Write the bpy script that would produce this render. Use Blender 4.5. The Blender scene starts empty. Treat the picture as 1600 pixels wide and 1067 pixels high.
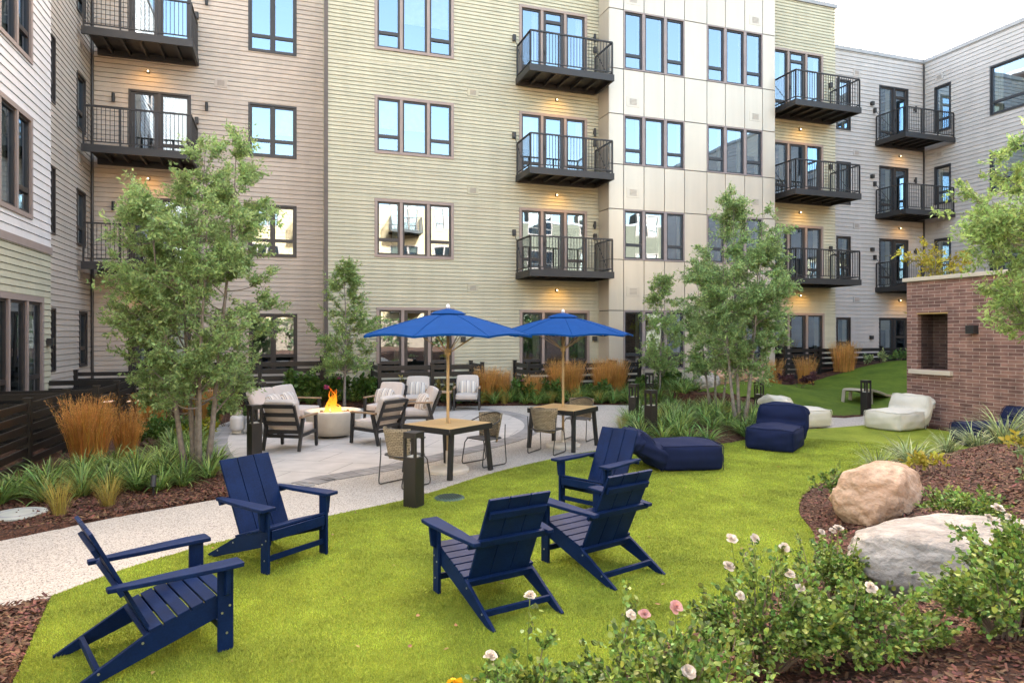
import bpy, bmesh, math, random
import numpy as np
from mathutils import Vector, Matrix

# ------------------------------------------------------------------ camera, world, sun, exposure
S = bpy.context.scene
C = S.collection
YAW = math.atan(355 / 1045)
cam_d = bpy.data.cameras.new('camera'); cam = bpy.data.objects.new('camera', cam_d); C.objects.link(cam)
cam.location = (0, 0, 2.15); cam.rotation_euler = (math.radians(90), 0, -YAW)
cam_d.sensor_width = 36; cam_d.lens = 36 * 1045 / 1600; cam_d.shift_y = -13.5 / 1600
cam_d.clip_start = .05; cam_d.clip_end = 2000
S.camera = cam

SUN_EL, SUN_AZ = math.radians(34), math.radians(25)      # azimuth measured from +Y towards +X
w = bpy.data.worlds.new('World'); S.world = w; w.use_nodes = True
nt = w.node_tree; bg = nt.nodes['Background']
sky = nt.nodes.new('ShaderNodeTexSky'); sky.sky_type = 'NISHITA'; sky.sun_disc = False
sky.sun_elevation = SUN_EL; sky.sun_rotation = SUN_AZ; sky.air_density = 1.0; sky.dust_density = 3.0; sky.ozone_density = 1.0
tn = nt.nodes.new('ShaderNodeVectorMath'); tn.operation = 'MULTIPLY'; tn.inputs[1].default_value = (1.15, 1.0, .81); nt.links.new(sky.outputs[0], tn.inputs[0]); nt.links.new(tn.outputs[0], bg.inputs['Color']); bg.inputs['Strength'].default_value = .15
sd = bpy.data.lights.new('sun', 'SUN'); sd.energy = 5; sd.angle = math.radians(.5); sd.color = (1, .93, .82)
sun = bpy.data.objects.new('sun', sd); C.objects.link(sun)
sv = Vector((math.sin(SUN_AZ) * math.cos(SUN_EL), math.cos(SUN_AZ) * math.cos(SUN_EL), math.sin(SUN_EL)))
sun.rotation_euler = sv.to_track_quat('Z', 'Y').to_euler(); sun.location = sv * 60

S.view_settings.view_transform = 'Standard'; S.view_settings.look = 'None'
S.view_settings.exposure = 3.15; S.view_settings.gamma = 1
S.render.engine = 'CYCLES'
cy = S.cycles
cy.use_denoising = True; cy.max_bounces = 7; cy.diffuse_bounces = 3; cy.glossy_bounces = 3
cy.transmission_bounces = 4; cy.transparent_max_bounces = 10; cy.caustics_reflective = False; cy.caustics_refractive = False
cy.sample_clamp_indirect = 6
R = random.Random(7)

# ------------------------------------------------------------------ mesh helpers
ORG = {}
class MB:
    def __init__(s): s.v = []; s.f = []
    def add(s, vs, fs):
        b = len(s.v); s.v += [tuple(p) for p in vs]; s.f += [tuple(b + i for i in f) for f in fs]; return s
    def hexa(s, p):
        return s.add(p, [(0, 3, 2, 1), (4, 5, 6, 7), (0, 1, 5, 4), (1, 2, 6, 5), (2, 3, 7, 6), (3, 0, 4, 7)])
    def box(s, c, d, M=None):
        x, y, z = d[0] / 2, d[1] / 2, d[2] / 2
        p = [Vector(q) for q in ((-x, -y, -z), (x, -y, -z), (x, y, -z), (-x, y, -z), (-x, -y, z), (x, -y, z), (x, y, z), (-x, y, z))]
        if M: p = [M @ q for q in p]
        return s.hexa([q + Vector(c) for q in p])
    def bb(s, a, b):
        return s.box([(i + j) / 2 for i, j in zip(a, b)], [abs(j - i) for i, j in zip(a, b)])
    def beam(s, p, q, wd, ht, up=(0, 0, 1), w2=None, h2=None):
        p, q = Vector(p), Vector(q); d = (q - p).normalized(); sx = d.cross(Vector(up)).normalized(); u = sx.cross(d)
        w2 = w2 or wd; h2 = h2 or ht; o = []
        for c, a, b in ((p, wd, ht), (q, w2, h2)):
            o += [c - sx * a / 2 - u * b / 2, c + sx * a / 2 - u * b / 2, c + sx * a / 2 + u * b / 2, c - sx * a / 2 + u * b / 2]
        return s.hexa(o)
    def tube(s, pts, r, n=8, r2=None):
        pts = [Vector(p) for p in pts]; m = len(pts); b = len(s.v); prev = None
        for i, p in enumerate(pts):
            d = (pts[min(i + 1, m - 1)] - pts[max(i - 1, 0)]).normalized()
            if prev is None:
                a = d.orthogonal().normalized()
            else:
                a = (prev - d * prev.dot(d)); a = a.normalized() if a.length > 1e-6 else d.orthogonal().normalized()
            prev = a; c = d.cross(a)
            rr = r if r2 is None else (r + (r2 - r) * i / (m - 1)) if not isinstance(r, list) else r[i]
            if isinstance(r, list): rr = r[i]
            for k in range(n):
                t = 2 * math.pi * k / n; s.v.append(tuple(p + (a * math.cos(t) + c * math.sin(t)) * rr))
        for i in range(m - 1):
            for k in range(n):
                k2 = (k + 1) % n
                s.f.append((b + i * n + k, b + i * n + k2, b + (i + 1) * n + k2, b + (i + 1) * n + k))
        s.f.append(tuple(b + k for k in range(n))[::-1]); s.f.append(tuple(b + (m - 1) * n + k for k in range(n)))
        return s
    def prism(s, poly, fn, w0, w1):
        n = len(poly); b = len(s.v)
        for w_ in (w0, w1): s.v += [tuple(fn(u, v, w_)) for u, v in poly]
        s.f.append(tuple(b + i for i in range(n))); s.f.append(tuple(b + n + i for i in range(n))[::-1])
        for i in range(n): j = (i + 1) % n; s.f.append((b + i, b + n + i, b + n + j, b + j))
        return s
    def lathe(s, prof, n=32, c=(0, 0, 0)):
        b = len(s.v); m = len(prof)
        for r, z in prof:
            for k in range(n):
                t = 2 * math.pi * k / n; s.v.append((c[0] + r * math.cos(t), c[1] + r * math.sin(t), c[2] + z))
        for i in range(m - 1):
            for k in range(n):
                k2 = (k + 1) % n; s.f.append((b + i * n + k, b + i * n + k2, b + (i + 1) * n + k2, b + (i + 1) * n + k))
        return s
    def cap(s, prof_r, z, n, c):
        return s
    def build(s, name, m, parent=None, smooth=False, bevel=0, fixn=True, world=False, subsurf=0, seg=2):
        me = bpy.data.meshes.new(name); vs = s.v
        if world and parent is not None:
            o = ORG[parent.name]; vs = [(a[0] - o[0], a[1] - o[1], a[2] - o[2]) for a in vs]
        me.from_pydata(vs, [], s.f); me.update()
        if fixn:
            bm = bmesh.new(); bm.from_mesh(me); bmesh.ops.recalc_face_normals(bm, faces=bm.faces); bm.to_mesh(me); bm.free()
        me.materials.append(m)
        if smooth: me.polygons.foreach_set('use_smooth', [True] * len(me.polygons))
        ob = bpy.data.objects.new(name, me); C.objects.link(ob)
        if parent is not None:
            ob.parent = parent
            if world: ORG[ob.name] = ORG[parent.name]
        if bevel:
            bv = ob.modifiers.new('bevel', 'BEVEL'); bv.width = bevel; bv.segments = seg; bv.limit_method = 'ANGLE'; bv.angle_limit = math.radians(40)
        if subsurf:
            sb = ob.modifiers.new('sub', 'SUBSURF'); sb.levels = subsurf; sb.render_levels = subsurf
        return ob

def npobj(name, V, F, m, parent=None, smooth=False):
    me = bpy.data.meshes.new(name); V = np.asarray(V, np.float32).reshape(-1, 3); F = np.asarray(F, np.int32); k = F.shape[1]
    me.vertices.add(len(V)); me.vertices.foreach_set('co', V.ravel())
    me.loops.add(F.size); me.loops.foreach_set('vertex_index', F.ravel())
    me.polygons.add(len(F)); me.polygons.foreach_set('loop_start', np.arange(0, F.size, k, dtype=np.int32))
    try: me.polygons.foreach_set('loop_total', np.full(len(F), k, np.int32))
    except Exception: pass
    if smooth: me.polygons.foreach_set('use_smooth', np.ones(len(F), bool))
    me.update(calc_edges=True); me.validate()
    me.materials.append(m)
    ob = bpy.data.objects.new(name, me); C.objects.link(ob)
    if parent is not None: ob.parent = parent
    return ob

def tag(o, label=None, cat=None, group=None, kind=None):
    if label: o['label'] = label
    if cat: o['category'] = cat
    if group: o['group'] = group
    if kind: o['kind'] = kind
    return o
def thing(name, loc, label, cat, rz=0, group=None):
    o = bpy.data.objects.new(name, None); C.objects.link(o); o.empty_display_size = .2
    o.location = loc; o.rotation_euler = (0, 0, rz); ORG[o.name] = loc
    return tag(o, label, cat, group)
def dup(o, loc, rz, label, group=None, scale=1):
    def cp(a, par):
        c = a.copy(); C.objects.link(c)
        if par is not None: c.parent = par
        for ch in list(a.children): cp(ch, c)
        return c
    r = cp(o, None); r.location = loc; r.rotation_euler = (0, 0, rz); r.scale = (scale,) * 3
    r['label'] = label
    if group: r['group'] = group
    return r
def face(dx, dy): return math.atan2(-dx, dy)      # local +Y turned to (dx,dy)

# ------------------------------------------------------------------ materials
MATS = {}
def nodes_of(m):
    m.use_nodes = True; n = m.node_tree.nodes; return n, m.node_tree.links, n['Principled BSDF']
def mat(name, col, rough=.6, metal=0, var=.12, vs=4, bump=0, bs=60, spec=.5, island=0, bdist=.01, coords='Object', fine=0, streak=0):
    if name in MATS: return MATS[name]
    m = bpy.data.materials.new(name); n, l, p = nodes_of(m); MATS[name] = m
    p.inputs['Roughness'].default_value = rough; p.inputs['Metallic'].default_value = metal
    p.inputs['Specular IOR Level'].default_value = spec
    tc = n.new('ShaderNodeTexCoord'); no = n.new('ShaderNodeTexNoise'); no.inputs['Scale'].default_value = vs; no.inputs['Detail'].default_value = 6
    no.inputs['Roughness'].default_value = .65
    l.new(tc.outputs[coords], no.inputs['Vector'])
    rp = n.new('ShaderNodeValToRGB'); rp.color_ramp.elements[0].position = .3; rp.color_ramp.elements[1].position = .7
    rp.color_ramp.elements[0].color = tuple(c * (1 - var) for c in col) + (1,); rp.color_ramp.elements[1].color = tuple(min(1, c * (1 + var)) for c in col) + (1,)
    l.new(no.outputs['Fac'], rp.inputs['Fac']); out = rp.outputs['Color']
    if fine:
        n3 = n.new('ShaderNodeTexNoise'); n3.inputs['Scale'].default_value = vs * 14; n3.inputs['Detail'].default_value = 3
        l.new(tc.outputs[coords], n3.inputs['Vector'])
        mr = n.new('ShaderNodeMapRange'); mr.inputs[1].default_value = .3; mr.inputs[2].default_value = .7; mr.inputs[3].default_value = 1 - fine; mr.inputs[4].default_value = 1 + fine
        l.new(n3.outputs['Fac'], mr.inputs[0])
        mx = n.new('ShaderNodeVectorMath'); mx.operation = 'SCALE'; l.new(out, mx.inputs[0]); l.new(mr.outputs[0], mx.inputs['Scale']); out = mx.outputs[0]
    if streak:
        mp4 = n.new('ShaderNodeMapping'); mp4.inputs['Scale'].default_value = (2.2, 2.2, .22); n4 = n.new('ShaderNodeTexNoise'); n4.inputs['Scale'].default_value = 1.3; n4.inputs['Detail'].default_value = 5
        l.new(tc.outputs[coords], mp4.inputs[0]); l.new(mp4.outputs[0], n4.inputs['Vector']); mr4 = n.new('ShaderNodeMapRange'); mr4.inputs[1].default_value = .3; mr4.inputs[2].default_value = .7; mr4.inputs[3].default_value = 1 - streak; mr4.inputs[4].default_value = 1 + streak * .6
        l.new(n4.outputs['Fac'], mr4.inputs[0]); v4 = n.new('ShaderNodeVectorMath'); v4.operation = 'SCALE'; l.new(out, v4.inputs[0]); l.new(mr4.outputs[0], v4.inputs['Scale']); out = v4.outputs[0]
    if island:
        ge = n.new('ShaderNodeNewGeometry'); hs = n.new('ShaderNodeHueSaturation')
        m1 = n.new('ShaderNodeMapRange'); m1.inputs[3].default_value = 1 - island; m1.inputs[4].default_value = 1 + island
        l.new(ge.outputs['Random Per Island'], m1.inputs[0]); l.new(m1.outputs[0], hs.inputs['Value'])
        m2 = n.new('ShaderNodeMath'); m2.operation = 'MULTIPLY'; m2.inputs[1].default_value = 7.31; l.new(ge.outputs['Random Per Island'], m2.inputs[0])
        m3 = n.new('ShaderNodeMath'); m3.operation = 'FRACT'; l.new(m2.outputs[0], m3.inputs[0])
        m4 = n.new('ShaderNodeMapRange'); m4.inputs[3].default_value = .5 - .06 * island; m4.inputs[4].default_value = .5 + .06 * island
        l.new(m3.outputs[0], m4.inputs[0]); l.new(m4.outputs[0], hs.inputs['Hue']); l.new(out, hs.inputs['Color']); out = hs.outputs['Color']
    l.new(out, p.inputs['Base Color'])
    if bump:
        n2 = n.new('ShaderNodeTexNoise'); n2.inputs['Scale'].default_value = bs; n2.inputs['Detail'].default_value = 4; l.new(tc.outputs[coords], n2.inputs['Vector'])
        bp = n.new('ShaderNodeBump'); bp.inputs['Strength'].default_value = bump; bp.inputs['Distance'].default_value = bdist
        l.new(n2.outputs['Fac'], bp.inputs['Height']); l.new(bp.outputs[0], p.inputs['Normal'])
    return m
def leafmat(name, col, island=.35, trans=.35, rough=.5, tv=(.3, 2.2)):
    if name in MATS: return MATS[name]
    m = mat(name, col, rough, var=tv[0], vs=tv[1], island=island, spec=.3); n, l = m.node_tree.nodes, m.node_tree.links
    p = n['Principled BSDF']; src = p.inputs['Base Color'].links[0].from_socket
    t = n.new('ShaderNodeBsdfTranslucent'); mx = n.new('ShaderNodeMixShader'); mx.inputs[0].default_value = trans
    l.new(src, t.inputs['Color']); l.new(p.outputs[0], mx.inputs[1]); l.new(t.outputs[0], mx.inputs[2]); l.new(mx.outputs[0], n['Material Output'].inputs['Surface'])
    return m
def glassmat(name, base=.3, tint=(.62, .66, .62)):
    m = bpy.data.materials.new(name); n, l, p = nodes_of(m); n.remove(p); MATS[name] = m
    g = n.new('ShaderNodeBsdfGlossy'); g.inputs['Roughness'].default_value = .012; g.inputs['Color'].default_value = (.60, .775, .95, 1)
    t = n.new('ShaderNodeBsdfTransparent'); t.inputs['Color'].default_value = tint + (1,)
    fr = n.new('ShaderNodeFresnel'); fr.inputs['IOR'].default_value = 1.5
    mr = n.new('ShaderNodeMapRange'); mr.inputs[3].default_value = base; mr.inputs[4].default_value = 1; l.new(fr.outputs[0], mr.inputs[0])
    mx = n.new('ShaderNodeMixShader'); l.new(mr.outputs[0], mx.inputs[0]); l.new(t.outputs[0], mx.inputs[1]); l.new(g.outputs[0], mx.inputs[2])
    tc = n.new('ShaderNodeTexCoord'); no = n.new('ShaderNodeTexNoise'); no.inputs['Scale'].default_value = 1.1; no.inputs['Detail'].default_value = 1
    l.new(tc.outputs['Object'], no.inputs['Vector'])
    bp = n.new('ShaderNodeBump'); bp.inputs['Strength'].default_value = .12; bp.inputs['Distance'].default_value = .02
    l.new(no.outputs['Fac'], bp.inputs['Height']); l.new(bp.outputs[0], g.inputs['Normal'])
    l.new(mx.outputs[0], n['Material Output'].inputs['Surface']); return m
def emis(name, col, st):
    m = bpy.data.materials.new(name); n, l, p = nodes_of(m)
    p.inputs['Emission Color'].default_value = col + (1,); p.inputs['Emission Strength'].default_value = st; p.inputs['Base Color'].default_value = col + (1,)
    return m

M_PINK = mat('siding rose beige', (.51, .435, .365), .7, var=.05, vs=1.5, bump=.15, bs=90, bdist=.004, fine=.03, island=.05, streak=.07)
M_WHITE = mat('siding pale lilac white', (.66, .62, .595), .7, var=.04, vs=1.5, bump=.15, bs=90, bdist=.004, fine=.03, island=.04, streak=.05)
M_GREEN = mat('siding sage', (.465, .435, .315), .7, var=.06, vs=1.2, bump=.15, bs=90, bdist=.004, fine=.03, island=.05, streak=.08)
M_GREY = mat('siding warm grey', (.45, .42, .40), .7, var=.05, vs=1.2, bump=.15, bs=90, bdist=.004, fine=.03, island=.05, streak=.07)
M_CREAM = mat('siding cream', (.46, .33, .18), .7, var=.05, vs=1.2)
M_PANEL = mat('panel cream', (.54, .475, .385), .3, .3, var=.03, vs=.6, bump=.03, bs=3, bdist=.01, island=.03, streak=.06)
M_GAP = mat('panel joint', (.05, .05, .055), .8)
M_TRIM = mat('trim taupe', (.30, .235, .205), .6, var=.05)
M_DARK = mat('frame bronze', (.032, .026, .024), .45, var=.1)
M_BLUEDK = mat('frame charcoal', (.026, .028, .034), .45, var=.1)
M_STEEL = mat('balcony steel', (.022, .020, .020), .5, var=.12, bump=.05)
M_ROOF = mat('roof edge grey', (.30, .30, .31), .5)
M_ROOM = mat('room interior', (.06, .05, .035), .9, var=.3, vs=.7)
M_BLIND = mat('curtain', (.62, .58, .48), .9, var=.08, vs=6)
M_GLASS = glassmat('window glass', .36)
M_FENCE = mat('fence black stain', (.007, .006, .0055), .45, var=.3, vs=8, bump=.2, bs=40)
M_NAVY = mat('navy poly lumber', (.0038, .0145, .058), .5, var=.25, vs=5, bump=.15, bs=140, bdist=.002, fine=.16, spec=.10)
M_NAVYF = mat('navy fabric', (.0035, .0092, .042), .85, var=.15, vs=9, bump=.3, bs=300, bdist=.002, spec=.25)
M_WHITEF = mat('ivory fabric', (.58, .55, .47), .8, var=.06, vs=5, bump=.3, bs=260, bdist=.002, spec=.3)
M_UMB = mat('umbrella canvas', (.003, .048, .19), .9, var=.08, vs=5, bump=.2, bs=300, bdist=.002, spec=.1)
M_POLE = mat('umbrella pole wood', (.50, .36, .20), .5, var=.1)
M_CONC = mat('cast stone', (.55, .50, .42), .75, var=.07, vs=6, bump=.15, bs=80, bdist=.003)
M_CHAR = mat('charcoal aluminium', (.018, .017, .017), .45, var=.1, bump=.05)
M_CUSH = mat('cushion greige', (.50, .45, .41), .9, var=.05, vs=8, bump=.3, bs=280, bdist=.002, spec=.2)
M_TEAKARM = mat('arm teak', (.30, .20, .12), .55, var=.15, vs=10)
M_BOLL = mat('bollard bronze', (.018, .015, .013), .45, var=.1)
M_BARK = mat('bark grey', (.20, .175, .15), .85, var=.35, vs=14, bump=.5, bs=60, bdist=.01)
M_TWIG = mat('twig brown', (.17, .12, .085), .8, var=.2)
M_SCREW = mat('screw steel', (.5, .5, .5), .35, metal=1)
M_WIRE = mat('chair wire', (.04, .035, .03), .45)
M_LAMPOFF = mat('lamp black', (.02, .02, .02), .5)

def swizzle(kind):
    pass
# ------------------------------------------------------------------ polygons and terrain
def spl(pts, n=6, closed=True):
    P = [np.array(p, float) for p in pts]; o = []; N = len(P)
    rng = range(N if closed else N - 1)
    for i in rng:
        g = lambda k: P[k % N] if closed else P[min(max(k, 0), N - 1)]
        a, b, c, d = g(i - 1), g(i), g(i + 1), g(i + 2)
        for k in range(n):
            t = k / n
            o.append(.5 * ((2 * b) + (-a + c) * t + (2 * a - 5 * b + 4 * c - d) * t * t + (-a + 3 * b - 3 * c + d) * t ** 3))
    if not closed: o.append(P[-1])
    return np.array(o)
def inside(x, y, poly):
    x = np.asarray(x, float); y = np.asarray(y, float); r = np.zeros(x.shape, bool); n = len(poly)
    for i in range(n):
        x0, y0 = poly[i]; x1, y1 = poly[(i + 1) % n]
        if y0 == y1: continue
        c = ((y0 > y) != (y1 > y)) & (x < (x1 - x0) * (y - y0) / (y1 - y0) + x0); r ^= c
    return r
def dist(x, y, poly, closed=True):
    x = np.asarray(x, float); y = np.asarray(y, float); d = np.full(x.shape, 1e9); n = len(poly)
    for i in range(n if closed else n - 1):
        ax, ay = poly[i]; bx, by = poly[(i + 1) % n]; vx, vy = bx - ax, by - ay; L = vx * vx + vy * vy + 1e-12
        t = np.clip(((x - ax) * vx + (y - ay) * vy) / L, 0, 1)
        d = np.minimum(d, np.hypot(x - ax - t * vx, y - ay - t * vy))
    return d

lawn_path = spl([(-1.80, 6.36), (-1.30, 6.95), (-.62, 7.45), (.54, 8.12), (1.61, 8.66), (2.91, 9.70), (4.33, 10.55), (5.5, 11.05), (6.35, 11.0)], 5, False)
island_front = [(6.9, 10.75), (8.2, 10.95), (9.4, 11.45), (10.2, 12.0)]
path_strip = [(11.6, 11.95), (12.59, 12.05), (13.6, 12.3)]
berm_edge = spl([(13.7, 8.7), (12.4, 8.85), (10.3, 8.75), (8.38, 8.1), (6.75, 7.3), (5.85, 6.5), (5.25, 5.6), (4.45, 4.85), (3.3, 4.3), (2.1, 3.85), (1.35, 3.4), (1.0, 2.6)], 6, False)
LAWN = np.array([(-1.15, 2.4), (-1.58, 4.88)] + [tuple(p) for p in lawn_path] + island_front + path_strip + [(13.7, 10)] + [tuple(p) for p in berm_edge] + [(1.0, 2.0)])
ISLAND = spl([(6.15, 11.35), (6.9, 12.6), (7.55, 13.9), (8.4, 14.9), (9.6, 15.2), (10.6, 14.6), (11.1, 13.4), (10.6, 12.4), (9.4, 11.45), (8.2, 10.95), (6.9, 10.75)], 5)
path_far = [(-14, 4.6), (-6.5, 6.55), (-2.79, 8.25), (-1.87, 8.88), (-.67, 9.5), (-.25, 10.0)]
CONC = np.array([(-14, 1.6), (-5.5, 4.4), (-2.11, 6.2)] + [tuple(p) for p in lawn_path] + [(7.0, 11.5), (8.5, 11.5), (10.0, 12.1), (11.6, 11.95), (12.59, 12.05), (13.6, 12.3), (15, 12.6), (15, 13.6), (13.4, 13.3)] +
                [(12.6, 14.0), (12.1, 15.5), (11.2, 16.7), (9.18, 18.0), (6.34, 18.7), (4, 19.25), (1.98, 19.45), (.08, 19.6), (-1.0, 18.6), (-1.45, 17), (-1.5, 15.2), (-1.3, 13.4), (-.95, 11.9), (-.65, 10.8), (-.45, 10.3)] + path_far[::-1])
PATIO = spl([(-.1, 10.12), (.5, 10.42), (1.39, 10.85), (1.89, 11.16), (2.79, 11.81), (3.7, 12.45), (4.5, 13.25), (5.15, 14.3), (5.5, 15.6), (5.45, 17.0), (4.9, 18.2), (3.9, 18.9), (2.5, 19.1), (.8, 18.9), (-.4, 18.1), (-1.0, 16.6), (-1.1, 15), (-.95, 13.2), (-.62, 11.6)], 6)
MOUND = np.array([(11.5, 16.9), (12.4, 15.6), (12.9, 14.2), (13.6, 13.55), (15, 13.65), (20, 13.8), (30, 14), (30, 19.6), (22, 19.5), (19.0, 19.3), (16.5, 18.9), (14, 18.2), (12.4, 17.6)])

def sm(t): t = np.clip(t, 0, 1); return t * t * (3 - 2 * t)
def mound_z(x, y):
    base = sm((y - 13.6) / 4.5)
    return .01 + base * (.32 + .75 * sm((x - 16.5) / 6)) + .42 * np.exp(-(((x - 13.4) / 1.8) ** 2 + ((y - 16.6) / 1.3) ** 2)) * sm((y - 13.6) / 1.5)
def bed_z(x, y):
    x = np.asarray(x, float); y = np.asarray(y, float)
    z = np.full(x.shape, .03)
    z = z + .30 * sm((y - 18.6) / 2.6) * (x > -3)
    z = np.maximum(z, np.where((x > 11) & (y > 13.4), mound_z(x, y) + .01, -9))
    d = dist(x, y, berm_edge, False)
    side = ((y < 8.9) & (x > 1.0)) & ~inside(x, y, LAWN) | ((y < 2.6) & (x > -1.2))
    wgt = .62 + .38 * sm((x - 2) / 4.5)
    z = np.where(side, np.maximum(z, .03 + 1.02 * wgt * (1 - np.exp(-(d / 2.0) ** 1.6)) * (1 - .5 * sm((x - 15) / 6))), z)
    isl = inside(x, y, ISLAND)
    z = np.where(isl, .03 + .13 * sm(dist(x, y, ISLAND) / .8), z)
    return z + .012 * np.sin(x * 7.1 + 2 * np.sin(y * 3.3)) * np.sin(y * 6.3 + x)
def gz(x, y):
    return float(bed_z(np.array([x]), np.array([y]))[0])

def axis(a, b, st, far, k=14):
    e = np.geomspace(st * 2, far, k); return np.concatenate([(a - e)[::-1], np.arange(a, b, st), b + e])
gx = axis(-6.5, 15.5, .085, 300); gy = axis(1.0, 20.2, .085, 300)
GX, GY = np.meshgrid(gx, gy); Z = bed_z(GX, GY)
hard = inside(GX, GY, CONC) & ~inside(GX, GY, ISLAND) | inside(GX, GY, LAWN) | inside(GX, GY, PATIO)
Z = np.where(hard, -.07, Z)
md = inside(GX, GY, MOUND); Z = np.where(md, mound_z(GX, GY) - .09, Z)
Z = np.where((np.abs(GX) > 60) | (np.abs(GY) > 60), 0, Z)
V = np.stack([GX, GY, Z], -1).reshape(-1, 3); nx, ny = len(gx), len(gy)
ii = (np.arange(ny - 1)[:, None] * nx + np.arange(nx - 1)[None]).ravel()
F = np.stack([ii, ii + 1, ii + nx + 1, ii + nx], -1)

def mulchmat():
    m = bpy.data.materials.new('mulch'); n, l, p = nodes_of(m)
    tc = n.new('ShaderNodeTexCoord'); vo = n.new('ShaderNodeTexVoronoi'); vo.inputs['Scale'].default_value = 38; vo.inputs['Randomness'].default_value = 1
    mp = n.new('ShaderNodeMapping'); mp.inputs['Scale'].default_value = (1, .45, 1); mp.inputs['Rotation'].default_value = (0, 0, .6)
    ns = n.new('ShaderNodeTexNoise'); ns.inputs['Scale'].default_value = 9; l.new(tc.outputs['Object'], ns.inputs['Vector'])
    va = n.new('ShaderNodeVectorMath'); va.operation = 'MULTIPLY_ADD'; va.inputs[1].default_value = (.12, .12, .12); l.new(ns.outputs['Color'], va.inputs[0]); l.new(tc.outputs['Object'], va.inputs[2])
    l.new(va.outputs[0], mp.inputs['Vector']); l.new(mp.outputs[0], vo.inputs['Vector'])
    rp = n.new('ShaderNodeValToRGB'); e = rp.color_ramp.elements; e[0].color = (.025, .010, .006, 1); e[1].color = (.15, .062, .032, 1); e.new(.55).color = (.075, .030, .016, 1); e.new(.85).color = (.11, .045, .024, 1)
    sp = n.new('ShaderNodeSeparateColor'); l.new(vo.outputs['Color'], sp.inputs[0]); l.new(sp.outputs[0], rp.inputs['Fac']); l.new(rp.outputs[0], p.inputs['Base Color'])
    p.inputs['Roughness'].default_value = .85; p.inputs['Specular IOR Level'].default_value = .3
    bp = n.new('ShaderNodeBump'); bp.inputs['Strength'].default_value = 1; bp.inputs['Distance'].default_value = .03; l.new(vo.outputs['Distance'], bp.inputs['Height']); l.new(bp.outputs[0], p.inputs['Normal'])
    return m
M_MULCH = mulchmat()
tag(npobj('ground', V, F, M_MULCH, smooth=True), kind='structure')

def sheet(name, poly, z, m, skirt=.09):
    bm = bmesh.new(); vs = [bm.verts.new((x, y, z)) for x, y in poly]; f = bm.faces.new(vs)
    bmesh.ops.recalc_face_normals(bm, faces=[f])
    if f.normal.z < 0: f.normal_flip()
    lo = [bm.verts.new((x, y, z - skirt)) for x, y in poly]; k = len(poly)
    for i in range(k): bm.faces.new((vs[i], vs[(i + 1) % k], lo[(i + 1) % k], lo[i]))
    bmesh.ops.triangulate(bm, faces=[f]); me = bpy.data.meshes.new(name); bm.to_mesh(me); bm.free(); me.materials.append(m)
    o = bpy.data.objects.new(name, me); C.objects.link(o); return tag(o, kind='structure')

def aggmat():
    m = mat('exposed aggregate', (.42, .385, .345), .85, var=.06, vs=.7); n, l = m.node_tree.nodes, m.node_tree.links; p = n['Principled BSDF']
    src = p.inputs['Base Color'].links[0].from_socket
    tc = n.new('ShaderNodeTexCoord'); vo = n.new('ShaderNodeTexVoronoi'); vo.inputs['Scale'].default_value = 110; l.new(tc.outputs['Object'], vo.inputs['Vector'])
    sp = n.new('ShaderNodeSeparateColor'); l.new(vo.outputs['Color'], sp.inputs[0])
    rp = n.new('ShaderNodeValToRGB'); e = rp.color_ramp.elements; e[0].color = (.25, .22, .20, 1); e[1].color = (1.35, 1.3, 1.22, 1); e.new(.22).color = (.82, .8, .78, 1)
    l.new(sp.outputs[0], rp.inputs['Fac'])
    mx = n.new('ShaderNodeMix'); mx.data_type = 'RGBA'; mx.blend_type = 'MULTIPLY'; mx.inputs[0].default_value = 1; mx.clamp_result = False
    l.new(src, mx.inputs[6]); l.new(rp.outputs[0], mx.inputs[7]); l.new(mx.outputs[2], p.inputs['Base Color'])
    bp = n.new('ShaderNodeBump'); bp.inputs['Strength'].default_value = .4; bp.inputs['Distance'].default_value = .004; l.new(vo.outputs['Distance'], bp.inputs['Height']); l.new(bp.outputs[0], p.inputs['Normal'])
    return m
def pavermat(name, col, bw, bh, mort, rot, var, off=.5):
    m = bpy.data.materials.new(name); n, l, p = nodes_of(m); tc = n.new('ShaderNodeTexCoord'); mp = n.new('ShaderNodeMapping'); mp.inputs['Rotation'].default_value = (0, 0, rot)
    l.new(tc.outputs['Object'], mp.inputs['Vector']); br = n.new('ShaderNodeTexBrick'); br.offset = off; l.new(mp.outputs[0], br.inputs['Vector'])
    br.inputs['Scale'].default_value = 1; br.inputs['Brick Width'].default_value = bw; br.inputs['Row Height'].default_value = bh; br.inputs['Mortar Size'].default_value = mort
    br.inputs['Color1'].default_value = tuple(c * (1 - var) for c in col) + (1,); br.inputs['Color2'].default_value = tuple(c * (1 + var) for c in col) + (1,); br.inputs['Mortar'].default_value = tuple(c * .45 for c in col) + (1,)
    no = n.new('ShaderNodeTexNoise'); no.inputs['Scale'].default_value = 3; no.inputs['Detail'].default_value = 8; l.new(tc.outputs['Object'], no.inputs['Vector'])
    mr = n.new('ShaderNodeMapRange'); mr.inputs[1].default_value = .3; mr.inputs[2].default_value = .7; mr.inputs[3].default_value = .88; mr.inputs[4].default_value = 1.08; l.new(no.outputs['Fac'], mr.inputs[0])
    v = n.new('ShaderNodeVectorMath'); v.operation = 'SCALE'; l.new(br.outputs['Color'], v.inputs[0]); l.new(mr.outputs[0], v.inputs['Scale']); l.new(v.outputs[0], p.inputs['Base Color'])
    p.inputs['Roughness'].default_value = .75
    bp = n.new('ShaderNodeBump'); bp.invert = True; bp.inputs['Strength'].default_value = .5; bp.inputs['Distance'].default_value = .005; l.new(br.outputs['Fac'], bp.inputs['Height']); l.new(bp.outputs[0], p.inputs['Normal'])
    return m
sheet('path', CONC, 0, aggmat())
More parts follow.
